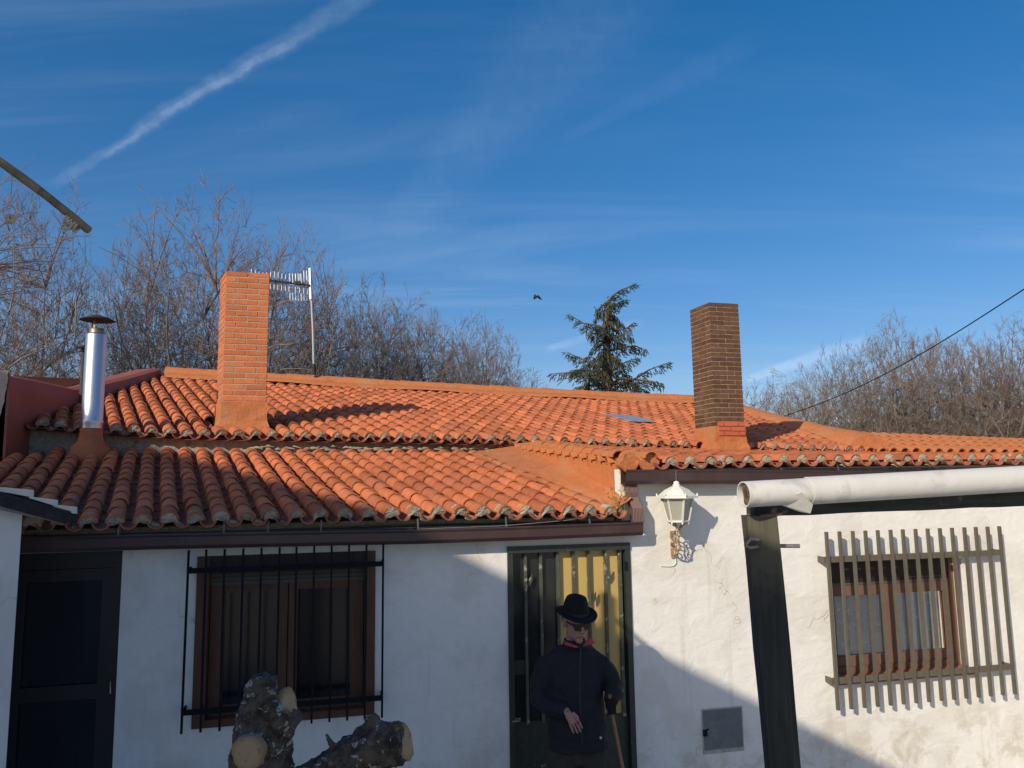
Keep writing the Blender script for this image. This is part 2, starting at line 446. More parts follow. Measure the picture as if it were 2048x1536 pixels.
for i, v in enumerate(PAN_PIECE.v): PAN_PIECE.v[i] = (v[0], v[1], -v[2])
PAN = PAN_PIECE.mesh('pan_tile', material('terracotta pan tile end', (0.36, 0.12, 0.07), 0.8, 0.25, 12, 0.15, 0.25, 60, False, (0.13, 0.08, 0.06), 5.0, 0.5, 0.7))

def plug_mesh(seed):
    """mortar packed under the lower end of a cover tile, with rags hanging below the pans"""
    r = random.Random(seed); m = MB(); n = 9; rr = 0.0575
    rim, rim2 = [], []
    for k in range(n + 1):
        a = math.pi * k / n; q = rr * r.uniform(0.95, 1.0)
        rim.append(V((-q * math.cos(a), r.uniform(0.0, 0.012), q * math.sin(a))))
        rim2.append(V((-rr * math.cos(a), 0.09, rr * math.sin(a))))
    bot = [V((x, r.uniform(-0.006, 0.01), -r.uniform(0.004, 0.028))) for x in (0.055, 0.02, -0.02, -0.055)]
    ring = rim + bot
    ctr = V((0, -r.uniform(0.0, 0.008), 0.02))
    m.add(ring + [ctr], [(k + 1 if k + 1 < len(ring) else 0, k, len(ring)) for k in range(len(ring))])
    m.loft([rim, rim2], False, True, 0, False)
    for q in range(r.randint(0, 2)):             # rags of mortar
        x = r.uniform(0.02, 0.11); z = -r.uniform(0.02, 0.05); w = r.uniform(0.012, 0.03)
        m.hexa((x, r.uniform(0.005, 0.03), z), (w, 0, -w * r.uniform(0.3, 0.8)), (0, 0.022, 0), (r.uniform(0.003, 0.006), 0, 0.009), 0, 0.003)
    return m
PLUGS = [plug_mesh(k).mesh('mortar_plug', material('mortar plug', (0.42, 0.365, 0.265), 0.95, 0.25, 25, 0.14, 0.7, 70, False, (0.20, 0.175, 0.13), 9.0, 0.52, 0.72)) for k in range(6)]

def interp_line(pts, y0):
    """pixel polyline on a plane parallel to the facade -> z as a function of X"""
    ps = sorted(((lambda p: (p.x, p.z))(onv(px, py, y0)) for px, py in pts))
    xs = [p[0] for p in ps]; zs = [p[1] for p in ps]
    def fz(x):
        if x < xs[0]: return zs[0] + (x - xs[0]) * (zs[1] - zs[0]) / (xs[1] - xs[0])
        if x > xs[-1]: return zs[-1] + (x - xs[-1]) * (zs[-1] - zs[-2]) / (xs[-1] - xs[-2])
        return float(np.interp(x, xs, zs))
    return fz

zE = interp_line([(80, 1060), (311, 1054), (523, 1047), (670, 1043), (867, 1038), (1235, 1034)], Y_EAVE)
B_LO, D_LO = V((-0.42, 0.907, 0)), 3.22
Y_LT = Y_EAVE + D_LO * (0.907 + 0.42 * TF)
zT = interp_line([(60, 905), (236, 907), (372, 908), (600, 911), (905, 910)], Y_LT)
zU = interp_line([(62, 856), (215, 867), (377, 876), (607, 880), (1010, 887), (1400, 899), (1720, 907)], Y_UP)
B_UP, D_UP = V((-0.5, 0.866, 0)), 4.7
zR = interp_line([(325, 760), (600, 775), (860, 789), (1120, 802), (1440, 816)], Y_RIDGE)
zW = interp_line([(1250, 940), (1340, 936), (1587, 931), (1912, 929), (2040, 928)], Y_EAVE)

def col_lower(X):
    e = V((X, Y_EAVE + TF * X, zE(X))); t = e + B_LO * D_LO; t.z = zT(t.x); return e, t
def col_upper(X):
    e = V((X, Y_UP + TF * X, zU(X))); t = e + B_UP * D_UP; t.z = zR(t.x); return e, t
B_W = V((-0.25, 0.968, 0)); D_W = (Y_UP - Y_EAVE) / (0.968 + 0.25 * TF)
def col_wing(X):
    e = V((X, Y_EAVE + TF * X, zW(X))); t = e + B_W * (D_W + 0.12); t.z = zU(t.x) - 0.085; return e, t

def frame_of(e, t):
    y = (t - e).normalized(); z = FE.cross(y).normalized(); x = y.cross(z).normalized()
    return x, y, z
def tile_mw(e, t, dist, lift, tilt, jit=True):
    x, y, z = frame_of(e, t)
    p = e + y * dist + z * lift
    a = RND.gauss(0, 0.010) if jit else 0.0
    if jit: p = p + x * RND.gauss(0, 0.0028) + y * RND.gauss(0, 0.006)
    x2 = x * math.cos(a) + y * math.sin(a); y2 = y * math.cos(a) - x * math.sin(a)
    y3 = (y2 - z * tilt).normalized(); z3 = x2.cross(y3)
    return basis(p, x2, y3, z3)
def put(mb_to, src, mw, mi=0):
    mb_to.v_off = len(mb_to.v)
    o = len(mb_to.v); mb_to.v.extend([tuple(mw @ V(v)) for v in src.v])
    for f, s in zip(src.f, src.sm): mb_to.f.append(tuple(i + o for i in f)); mb_to.sm.append(s); mb_to.mi.append(mi)

def roof_slab(name, cols, parent, mat, th=0.06, drop=0.03, back=0.0):
    m = MB(); top = []
    for e, t in cols:
        x, y, z = frame_of(e, t)
        top.append((e - z * drop + y * back, t - z * drop))
    for i in range(len(top) - 1):
        a, b_ = top[i], top[i + 1]
        m.quad(a[0], b_[0], b_[1], a[1]); dz = V((0, 0, th))
        m.quad(a[1] - dz, b_[1] - dz, b_[0] - dz, a[0] - dz)
        m.quad(a[0] - dz, b_[0] - dz, b_[0], a[0])
    return m.build(name, mat, parent)

# cheek wall between the extension's roof and the wing
def cheek_x(Y): return 0.945 - 0.338 * (Y - 6.55)

# --- roof of the extension
K0 = onv(1178, 1022, Y_EAVE).x
XL = [K0 - k * P_COL for k in range(-1, 27)]
roofL = roof_slab('roof', [col_lower(x) for x in [K0 + P_COL * 1.6 - i * (P_COL * 29) / 40 for i in range(41)][::-1]], EXT, M_MORTAR, 0.03, 0.03, 0.12)
stuff_pan = MB()
for k in range(-5, 27):
    X = K0 - k * P_COL
    e, t = col_lower(X); L = (t - e).length
    painted = k < 0
    for j in range(12):
        if (k >= 25 and j > 9): continue
        dist = -0.015 + j * EXPO
        p = e + (t - e) * (dist / L)
        if p.x > cheek_x(p.y) - 0.03: continue
        if X > K0 + 1.4 * P_COL and j == 0: continue
        mw = tile_mw(e, t, dist, 0.036 + 0.008, 0.030)
        if painted:
            link('painted_roof_tile', COVER_O[(j + k) % 2], roofL, mw=tile_mw(e, t, dist, 0.030, 0.026))
        else:
            link('roof_tile', COVER[RND.randrange(4)], roofL, mw=mw)
    # the pans lie half a column to the right of the covers
    Xp = X + P_COL / 2
    e2, t2 = col_lower(Xp)
    for j in range(12):
        dist = -0.03 + j * EXPO
        p = e2 + (t2 - e2) * (dist / L)
        if p.x > cheek_x(p.y) - 0.02: continue
        mw = tile_mw(e2, t2, dist, 0.052, 0.022)
        if j == 0: link('pan_tile', PAN, roofL, mw=mw)
        else: put(stuff_pan, PAN_PIECE, mw)
    if p.x < 99 and k >= -1:
        x, y, z = frame_of(e, t)
        link('mortar_plug', PLUGS[RND.randrange(6)], roofL, mw=basis(e - y * 0.014 + z * 0.046, x, y, z))
stuff_pan.build('pan_tile_courses', M_PAN, roofL, kind='stuff')
# painted skirt that runs from the tiles up to the cheek wall
mb = MB(); rows = []
for i in range(15):
    Y = 6.47 + i * (9.25 - 6.47) / 14; xc = cheek_x(Y) + 0.01; ring = []
    for q in range(7):
        f = q / 6; w = 0.14 + 0.52 * min(1.0, i / 9)
        x = xc - w * (1 - f)
        # height of the roof surface here
        lam = (Y - (Y_EAVE + TF * x)) / (0.907 + 0.42 * TF); xe = x + 0.42 * lam
        e, t = col_lower(xe); zb = e.z + (t.z - e.z) * (lam / D_LO)
        bump = 0.012 * math.sin(xe / P_COL * 2 * math.pi) + mnoise.noise(V((x * 6, Y * 6, 0))) * 0.012
        ring.append(V((x, Y, zb + 0.062 + 0.10 * f ** 1.6 + bump * 1.5 * (1 - f))))
    rows.append(ring)
mb.loft(rows, False, True, 0, False)
mb.build('painted_skirt', M_COAT, roofL)

# --- cheek wall (side of the wing), with its irregular painted front edge
mb = MB(); fr, bk = [], []
NY = 16
for i in range(NY + 1):
    Y = 6.665 + i * (9.36 - 6.665) / NY; x = cheek_x(Y)
    lam = (Y - (Y_EAVE + TF * x)) / (0.968 + 0.25 * TF); xe = x + 0.25 * lam
    e, t = col_wing(xe); zt = e.z + (t.z - e.z) * (lam / D_W) + 0.03
    fr.append([V((x + mnoise.noise(V((Y * 3, 0, 0))) * 0.006, Y, z)) for z in (1.9, 2.3, 2.5, 2.62, zt)])
    bk.append([V((x + 0.13, Y, z)) for z in (1.9, 2.3, 2.5, 2.62, zt)])
mb.loft(fr[::-1], False, True, 0, False); mb.loft(bk, False, True, 0, False)
mb.add(fr[0] + bk[0], [(k, k + 5, k + 6, k + 1) for k in range(4)], False, 1)
mb.build('side_wall', [M_COAT, M_WALL], HOUSE)
mb = MB()
for i in range(14):                                # cream plaster arris at the corner
    z0 = 2.10 + i * 0.037
    mb.hexa(F(S_C + 0.006 + RND.uniform(-.005, .003), 0.006, z0), FE * 0.016, FN * 0.012, V((0, 0, 0.0195)), 0, 0.004)
mb.build('corner_plaster', material('cream plaster', (0.66, 0.60, 0.44), 0.95, 0.12, 12, 0, 0.5, 40), HOUSE)

# --- upper roof
def hip_x(Y):                                      # right hand hip line, from the ridge end down to the eave corner
    return HR.x + (HE.x - HR.x) * (HR.y - Y) / (HR.y - HE.y)
HR = onv(1440, 808, Y_RIDGE); HE = onv(1738, 885, Y_UP)
LR = onv(325, 745, Y_RIDGE); LE = onv(50, 856, Y_UP)
def left_x(Y): return LE.x + (LR.x - LE.x) * (Y - LE.y) / (LR.y - LE.y)
XU0 = onv(304, 868, Y_UP).x
cols = []
k = -11
slab_cols = []
kmin, kmax = -11, 58
for k in range(kmin, kmax + 1): slab_cols.append(col_upper(XU0 + k * P_COL))

def clipped_slab(name, kcols, parent, mat, inside):
    """roof sheet cut along the hips: cells whose centre lies inside"""
    m = MB(); n = 22
    for a, b_ in zip(kcols[:-1], kcols[1:]):
        za = frame_of(*a)[2]
        for j in range(n):
            f0, f1 = j / n, (j + 1) / n
            q = [a[0].lerp(a[1], f0), b_[0].lerp(b_[1], f0), b_[0].lerp(b_[1], f1), a[0].lerp(a[1], f1)]
            c = (q[0] + q[2]) / 2
            if inside(c): m.quad(*[p - za * 0.02 for p in q])
    return m.build(name, mat, parent)
roofU = clipped_slab('main_roof', slab_cols, HOUSE, M_PAN, lambda c: left_x(c.y) - 0.1 < c.x < hip_x(c.y) + 0.25)

# chimneys: near corner, width direction, depth direction
def chim_frame(near, yaw_w, yaw_d):
    return (V((math.cos(yaw_w), math.sin(yaw_w), 0)), V((-math.sin(yaw_d), math.cos(yaw_d), 0)))
CH_L = dict(o=at_y(447, 700, 8.72), w=0.485, d=0.44, e=chim_frame(0, math.radians(17), math.radians(29)))
CH_R = dict(o=at_y(1424, 730, 9.5), w=0.415, d=0.47, e=chim_frame(0, math.radians(15), math.radians(17.5)))
for c in (CH_L, CH_R): c['o'].z = 0
def in_chimney(p, c, m=0.02):
    q = p - c['o']; e, d = c['e']
    det = e.x * d.y - e.y * d.x
    a = (q.x * d.y - q.y * d.x) / det; b_ = (e.x * q.y - e.y * q.x) / det
    return -m < a < c['w'] + m and -m < b_ < c['d'] + m

st_cov, st_pan = MB(), MB()
SKY_Q = [(1207, 828), (1262, 830), (1311, 843), (1266, 842)]
for k in range(kmin, kmax + 1):
    X = XU0 + k * P_COL
    e, t = col_upper(X); L = (t - e).length
    e2, t2 = col_upper(X + P_COL / 2)
    for j in range(17):
        dist = -0.01 + j * EXPO * 1.02
        if dist > L - 0.05: continue
        for (ea, ta, kind) in ((e, t, 0), (e2, t2, 1)):
            p = ea + (ta - ea) * (dist / L)
            if p.x < left_x(p.y) + 0.02 or p.x > hip_x(p.y) - 0.05: continue
            mid = p + (ta - ea).normalized() * 0.15
            if in_chimney(mid, CH_L, 0.05) or in_chimney(mid, CH_R, 0.05): continue
            if kind == 0:
                mw = tile_mw(ea, ta, dist, 0.044, 0.030)
                if j < 4 and p.x < 3.9 and not (0.15 < X < 1.6 and j == 0): link('roof_tile', COVER[RND.randrange(4)], roofU, mw=mw)
                else: put(st_cov, TILE_MESHES[RND.randrange(4)], mw)
            else:
                put(st_pan, PAN_PIECE, tile_mw(ea, ta, dist - 0.02, 0.052, 0.022))
    if left_x(e.y) < X < HE.x - 0.1 and not in_chimney(e + V((0, .2, 0)), CH_R, 0.06):
        x, y, z = frame_of(e, t)
        link('mortar_plug', PLUGS[RND.randrange(6)], roofU, mw=basis(e - y * 0.010 + z * 0.046, x, y, z))
st_cov.build('roof_tile_courses', M_TILES, roofU, kind='stuff')
st_pan.build('pan_tile_courses', M_PAN, roofU, kind='stuff')

# grey mortared strip of wall under the upper eave
mb = MB(); a0, a1 = [], []
for i in range(41):
    X = -5.6 + i * (0.2 + 5.6) / 40; Y = Y_UP + 0.11 + TF * X
    r_ = mnoise.noise(V((X * 5, 0, 0))) * 0.012
    a0.append(V((X, Y + r_, 2.5))); a1.append(V((X, Y + r_, zU(X) + 0.02)))
mb.loft([a0, a1], False, True, 0, False)
for i in range(60):                                 # squeezed mortar along the joint
    X = RND.uniform(-3.1, 0.05); xx = X
    zz = zT(X) + 0.075 + RND.uniform(-0.015, 0.02)
    mb.tube([V((X, Y_UP + 0.085 + TF * X, zz)), V((X + .04, Y_UP + 0.07 + TF * X, zz + RND.uniform(-.02, .02))), V((X + RND.uniform(.06, .14), Y_UP + 0.09 + TF * X, zz - .01))], [.006, RND.uniform(.010, .022), .005], 6)
mb.build('fascia_wall', M_MORTAR, HOUSE)

# ridge tiles, painted orange
def ridge_piece(L, r):
    m = MB(); n = 8
    rings = []
    for y, q in ((0, r), (L * 0.12, r * 1.0), (L, r * 0.93)):
        rings.append([V((-q * math.cos(math.pi * k / n), y, q * math.sin(math.pi * k / n) * 0.85)) for k in range(n + 1)])
    m.loft(rings, False, True, 0, False)
    m.add(rings[0], [tuple(range(n + 1))[::-1]])
    return m
RP = ridge_piece(0.36, 0.14).mesh('ridge_tile', M_COAT)
x = LR.x + 0.05
while x < HR.x:
    a = V((x, Y_RIDGE + TF * x, zR(x))); b_ = V((x + 0.3, Y_RIDGE + TF * (x + 0.3), zR(x + 0.3)))
    y = (a - b_).normalized() * -1; zz = V((0, 0, 1)); xx = y.cross(zz).normalized(); zz = xx.cross(y)
    link('ridge_tile', RP, roofU, mw=basis(a + zz * (0.105 + RND.uniform(-0.006, 0.006)), xx, y, zz))
    x += 0.31
# mortar bed below the ridge tiles and the broad painted bands on the hips
mb = MB(); rings = []
for i in range(61):
    X = LR.x + (HR.x - LR.x) * i / 60
    c = V((X, Y_RIDGE + TF * X, zR(X)))
    fl = 0.012 * math.sin(X / P_COL * 2 * math.pi)
    dn = V((B_UP.x, B_UP.y, 0)) * -1
    rings.append([c + dn * 0.36 + V((0, 0, 0.015 + fl * 1.6)), c + dn * 0.34 + V((0, 0, 0.045 + fl * 1.6)), c + dn * 0.15 + V((0, 0, 0.115 + fl * .6)), c + V((0, 0, 0.14)), c - dn * 0.3 + V((0, 0, -0.1))])
mb.loft(rings, False, True, 0, False)
mb.build('ridge_mortar', M_COAT, roofU)
def band(name, pts, wl, wr, h, mat, parent):
    m = MB(); rings = []
    for i, p in enumerate(pts):
        d = (pts[min(i + 1, len(pts) - 1)] - pts[max(0, i - 1)]).normalized(); s = d.cross(UP).normalized()
        r_ = mnoise.noise(p * 2.3) * 0.02
        rings.append([p + s * wr - UP * 0.10, p + s * wr * 0.75 + UP * (h * 0.25 + r_), p + s * wr * 0.3 + UP * (h * 0.85 + r_), p + UP * (h + r_),
                      p - s * wl * 0.3 + UP * (h * 0.85 + r_), p - s * wl * 0.75 + UP * (h * 0.2 + r_), p - s * wl - UP * 0.12])
    m.loft(rings, False, True, 0, False)
    m.add(rings[0], [tuple(range(7))]); m.add(rings[-1], [tuple(range(7))[::-1]])
    return m.build(name, mat, parent)
hp = []
for i in range(25):
    f = i / 24; p = HR.lerp(HE, f); p.z += 0.02 - 0.05 * math.sin(f * math.pi)
    hp.append(p)
band('hip_band', hp, 0.30, 0.30, 0.10, M_COAT, roofU)
# far slope beyond the ridge and hip so that nothing is open behind
mb = MB()
bkz = V((0.8, 3.2, -1.2))
mb.quad(LR, HR, HR + bkz, LR + bkz); mb.quad(HR, HE + V((0.05, 0, -0.1)), HE + V((2.5, 1.5, -0.7)), HR + V((2.6, 1.2, -1.0)))
mb.build('rear_slope', M_TILES, roofU)
# skylight sheet
def on_upper(px, py, lift):
    d = ray(px, py); best = None
    e, t = col_upper(2.2); e2, t2 = col_upper(0.2)
    n = (t - e).cross(e2 - e).normalized(); n = n if n.z > 0 else -n
    c = e + n * lift
    return CAM + d * ((c - CAM).dot(n) / d.dot(n))
mb = MB(); q = [on_upper(x, y, 0.112) for x, y in SKY_Q]
th = V((0, 0, 0.008))
mb.add(q + [p - th for p in q], [(0, 1, 2, 3), (7, 6, 5, 4), (0, 4, 5, 1), (1, 5, 6, 2), (2, 6, 7, 3), (3, 7, 4, 0)])
mb.build('skylight', material('plastic roof light', (0.26, 0.30, 0.36), 0.35, 0.2, 9, 0, 0, 40, False, (0.36, 0.37, 0.38), 6, 0.5, 0.7), roofU)

# --- wing roof
roofW = roof_slab('wing_roof', [col_wing(0.985 + i * 0.25) for i in range(24)], HOUSE, M_MORTAR, 0.03, 0.03, 0.10)
XW0 = onv(1379, 912, Y_EAVE).x
wc, wp, wo = MB(), MB(), MB()
for k in range(-3, 26):
    X = XW0 + k * P_COL
    e, t = col_wing(X); L = (t - e).length
    e2, t2 = col_wing(X - P_COL / 2)
    raised = 0.045 if k < -1 else 0.0
    for j in range(12):
        dist = -0.02 + j * EXPO
        if dist > L: continue
        p = e + (t - e) * (dist / L)
        if p.x < cheek_x(p.y) + 0.02: continue
        if in_chimney(p + V((0, 0.15, 0)), CH_R, 0.05): continue
        mw = tile_mw(e, t, dist, 0.044 + raised, 0.022)
        if j == 0: link('roof_tile', (COVER_O if raised else COVER)[RND.randrange(2)], roofW, mw=mw)
        elif raised: put(wo, TILE_MESHES[0], mw)
        else: put(wc, TILE_MESHES[RND.randrange(4)], mw)
        if k >= -1:
            mw = tile_mw(e2, t2, dist - 0.02, 0.052, 0.018)
            if j == 0: link('pan_tile', PAN, roofW, mw=mw)
            else: put(wp, PAN_PIECE, mw)
    if k >= -1:
        x, y, z = frame_of(e, t)
        link('mortar_plug', PLUGS[RND.randrange(6)], roofW, mw=basis(e - y * 0.014 + z * 0.046, x, y, z))
wc.build('roof_tile_courses', M_TILES, roofW, kind='stuff'); wp.build('pan_tile_courses', M_PAN, roofW, kind='stuff')
wo.build('painted_tile_courses', M_COAT, roofW, kind='stuff')
# verge tiles along the top of the cheek wall, each laid across it
for i in range(14):
    Y = 6.62 + i * 0.198; x = cheek_x(Y)
    lam = (Y - (Y_EAVE + TF * x)) / (0.968 + 0.25 * TF); xe = x + 0.25 * lam
    e, t = col_wing(xe); z = e.z + (t.z - e.z) * (lam / D_W) + 0.045
    a = V((x - 0.022 - RND.uniform(0, .012), Y, z - .02)); y = V((0.968, 0.05, 0.10)).normalized(); zz = V((0.0, 0.05, 1)); xx = y.cross(zz).normalized(); zz = xx.cross(y)
    link('painted_roof_tile', COVER_O[i % 2], roofW, mw=basis(a, xx, y, zz))
# lumps of painted mortar under the two raised tiles at the corner
for k in (-3, -2):
    X = XW0 + k * P_COL
    e, t = col_wing(X); x, y, z = frame_of(e, t)
    m = MB(); n = 12; rim = []
    for q in range(n + 1):
        a = math.pi * q / n; rim.append(V((-0.064 * math.cos(a), 0.0, 0.064 * math.sin(a))))
    low = [V((0.086, 0, 0)), V((0.092, -0.005, -0.04)), V((0.070, 0, -0.062)), V((0.04, 0, -0.105)), V((0.0, 0, -0.085)), V((-0.045, 0, -0.11)), V((-0.085, 0, -0.062)), V((-0.092, 0, -0.02))]
    low = [p + V((RND.uniform(-.008, .008), 0, RND.uniform(-.012, .012))) for p in low]
    ring = rim + low
    m.loft([[p + V((0, 0.10, 0)) for p in ring], ring, [p * 0.97 + V((0, -0.004, 0)) for p in ring]], True, True)
    link('painted_mortar', m.mesh('painted_mortar', M_COAT), roofW, mw=basis(e + z * 0.084 + y * 0.030, x, y, z))

# low painted roof strip that runs off to the right behind the wing
mb = MB(); b2 = V((-0.2, 0.98, 0)); XR = HE.x - 0.35; nn = 26
zt2 = interp_line([(1741, 876), (2048, 888)], Y_UP + 1.05)
zf2 = interp_line([(1741, 909), (2048, 912)], Y_UP)
pcs = MB()
for i in range(nn):
    X = XR + i * P_COL
    e = V((X, Y_UP + TF * X, zf2(X))); t = e + b2 * 1.03; t.z = zt2(t.x)
    for j in range(4):
        put(pcs, TILE_MESHES[i % 4], tile_mw(e, t, -0.02 + j * EXPO, 0.04, 0.03))
    e2 = V((X + P_COL / 2, Y_UP + TF * (X + P_COL / 2), zf2(X))); t2 = e2 + b2 * 1.03; t2.z = zt2(t2.x)
    mb.quad(e2 - FE * 0.09 + UP * 0.03, e2 + FE * 0.09 + UP * 0.03, t2 + FE * 0.09 + UP * 0.03, t2 - FE * 0.09 + UP * 0.03)
    mb.quad(e2 - FE * 0.09 - UP * 0.3, e2 + FE * 0.09 - UP * 0.3, e2 + FE * 0.09 + UP * 0.03, e2 - FE * 0.09 + UP * 0.03)
lowR = mb.build('painted_roof', M_COAT, HOUSE)
pcs.build('painted_tile_courses', M_COAT, lowR, kind='stuff')

# ------------------------------------------------------------------ chimneys
def chimney(c, ztop, zbrick, zbase, course, bl, mbrick, mjoint, name, label, base_mat, brick_limit):
    e, d = c['e']; o = c['o']; w, dp = c['w'], c['d']
    core = MB(); ins = 0.0058
    def corner(a, b_, z): return o + e * a + d * b_ + UP * z
    def prism(m, a0, a1, b0, b1, z0, z1, mi=0):
        q = [corner(a0, b0, z0), corner(a1, b0, z0), corner(a1, b1, z0), corner(a0, b1, z0)]
        t = [p + UP * (z1 - z0) for p in q]
        m.add(q + t, [(3, 2, 1, 0), (4, 5, 6, 7), (0, 1, 5, 4), (1, 2, 6, 5), (2, 3, 7, 6), (3, 0, 4, 7)], False, mi)
    fl = 0.09
    prism(core, ins, w - ins, ins, dp - ins, zbase - 0.3, ztop - 0.05)
    root = core.build(name, mjoint, HOUSE, label=label)
    n = int(round((ztop - zbrick) / course)); course = (ztop - zbrick) / n
    jt = 0.0135 if label.startswith('orange') else 0.010; h = course - jt
    rest = MB()
    cache = {}
    def brick(length, face):
        key = (round(length, 3), face)
        if key not in cache:
            ax = e if face in 'FB' else d; ay = d if face in 'FB' else e
            lst = []
            for v_ in range(2):
                m = MB(); m.hexa((0, 0, 0), ax * (length / 2), ay * 0.05, UP * (h / 2), 0, 0.0013); lst.append((m, m.mesh('brick', mbrick)))
            cache[key] = lst
        return cache[key][RND.randrange(2)]
    for r in range(n):
        z = zbrick + (r + 0.5) * course
        for face in 'FLBR':
            run = w if face in 'FB' else dp
            par = (r + (0 if face in 'FB' else 1)) % 2
            half = bl / 2
            cuts = [0.0]
            x = half if par else bl
            # flush the run to whole pieces
            while x < run - 0.04: cuts.append(x); x += bl
            cuts.append(run)
            for a, b_ in zip(cuts[:-1], cuts[1:]):
                ln = b_ - a - jt
                if ln < 0.02: continue
                mid = (a + b_) / 2
                inset = 0.05 + RND.uniform(-0.0012, 0.0012)
                if face == 'F': p = corner(mid, inset, z)
                elif face == 'B': p = corner(mid, dp - inset, z)
                elif face == 'L': p = corner(inset, mid, z)
                else: p = corner(w - inset, mid, z)
                if face == 'L': p = p + e * 0.0012
                mm, me = brick(ln, face)
                if face in 'FL': link('brick', me, root, mw=Matrix.Translation(p))
                else: put(rest, mm, Matrix.Translation(p))
    rest.build('brick_courses', mbrick, root, kind='stuff')
    # painted, flared base
    bm_ = MB(); rings = []
    for z, g_ in ((zbase - 0.25, 0.055), (zbase - 0.02, 0.035), (zbase + 0.05, 0.014), (zbase + 0.12, 0.0115), (zbrick - 0.004, 0.010)):
        ring = []
        per = [(-g_, -g_), (w * .33, -g_), (w * .66, -g_), (w + g_, -g_), (w + g_, dp * .5), (w + g_, dp + g_), (w * .5, dp + g_), (-g_, dp + g_), (-g_, dp * .5)]
        for a, b_ in per: ring.append(corner(a + RND.uniform(-.006, .006), b_ + RND.uniform(-.006, .006), z + RND.uniform(-.015, .015) * (g_ > 0.011)))
        rings.append(ring)
    bm_.loft(rings, True, False)
    bm_.build('painted_base', base_mat, root)
    if name == 'chimney' and label.startswith('dark'):
        for r in range(3):                          # a few painted bricks show through the coat
            z = zbase + 0.16 + r * course
            for a, b_ in (((0.03, w * .27), (w * .27, w * .76), (w * .76, w - .01)) if r % 2 == 0 else ((0.03, w * .5), (w * .5, w - .01))):
                m = MB(); m.hexa((0, 0, 0), e * ((b_ - a) / 2 - .006), d * 0.012, UP * (h / 2), 0, 0.002)
                m.build('brick', material('red painted brick', (0.50, 0.125, 0.06), 0.7, 0.1, 9, 0.05), root).matrix_basis = Matrix.Translation(corner((a + b_) / 2, -0.0135, z))
    return root
M_BRICK1 = material('orange brick', (0.56, 0.175, 0.072), 0.85, 0.16, 14, 0.14, 0.35, 60, False, (0.50, 0.22, 0.11), 5, 0.5, 0.75, tint2=(0.28, 0.11, 0.06), t2scale=7, t2lo=0.66, t2hi=0.78)
M_BRICK2 = material('dark brown brick', (0.115, 0.062, 0.037), 0.8, 0.22, 16, 0.24, 0.3, 60, False, (0.17, 0.11, 0.068), 4, 0.5, 0.75)
M_JOINT1 = material('beige joint', (0.52, 0.385, 0.25), 0.95, 0.15, 30, 0, 0.4, 80)
M_JOINT2 = material('pale joint', (0.46, 0.31, 0.18), 0.95, 0.15, 30, 0, 0.4, 80)
zl = lambda px, py, Y: at_y(px, py, Y).z
chimney(CH_L, zl(449, 541, 8.72), zl(440, 802, 8.72), zl(436, 850, 8.72), 0.0655, 0.2425, M_BRICK1, M_JOINT1, 'chimney', 'orange brick chimney with sandy joints on a painted base', M_COAT, 300)
chimney(CH_R, zl(1417, 604, 9.5), zl(1431, 852, 9.5), zl(1432, 893, 9.5), 0.0585, 0.2075, M_BRICK2, M_JOINT2, 'chimney', 'dark brown brick chimney with pale joints on an orange base', M_COAT, 300)
# the lintels of the main building behind: a plain body so that nothing is hollow
mb = MB()
mb.add([(-5.4, 8.4, 0), (4.9, 10.6, 0), (4.2, 15.0, 0), (-6.0, 12.8, 0), (-5.4, 8.4, 2.7), (4.9, 10.6, 2.7), (4.2, 15.0, 2.7), (-6.0, 12.8, 2.7)],
       [(0, 1, 5, 4), (1, 2, 6, 5), (2, 3, 7, 6), (3, 0, 4, 7)])
mb.build('rear_wall', M_WALL, HOUSE)

# ------------------------------------------------------------------ gutters and downpipe
def gutter(pxs, y_out, h, wid, parent, name='gutter', hang=()):
    """box gutter with rolled lip along a pixel polyline of its top front edge"""
    m = MB(); rings = []
    for i, (px, py) in enumerate(pxs):
        p = onv(px, py, y_out)
        prof = [(0, 0), (0.008, 0.004), (0.010, -0.006), (0.002, -0.022), (0.002, -h * 0.75), (-0.016, -h), (-wid, -h), (-wid, 0.01), (-wid + 0.004, 0.01), (-wid + 0.004, -h + 0.006), (-0.02, -h + 0.006), (-0.004, -h * 0.72), (-0.004, -0.012)]
        rings.append([p + FN * a + UP * b_ for a, b_ in prof])
    m.loft(rings, True, False)
    g_ = m.build(name, M_ALU, parent)
    for px, py in hang:
        p = onv(px, py, y_out); q = MB()
        Lh = 0.085
        q.span(p + UP * 0.0, p - FN * 0.03 + UP * Lh, 0.014, 0.004, FN)
        q.build('gutter_bracket', material('galvanised strap', (0.14, 0.13, 0.13), 0.5, 0.2, 20, metal=0.5), g_)
    return g_
Y_GUT = Y_FAC - 0.155
gutter([(30, 1076), (300, 1069), (700, 1062), (836, 1060), (1061, 1053), (1286, 1044)], Y_GUT, 0.108, 0.13, EXT, hang=[(236, 1071), (447, 1067), (536, 1065), (642, 1063), (836, 1060), (1013, 1055), (1180, 1050)])
gutter([(1252, 940), (1450, 940), (1662, 942), (2060, 945)], Y_GUT, 0.118, 0.13, HOUSE, hang=[(1444, 940), (1563, 941), (1678, 942)])
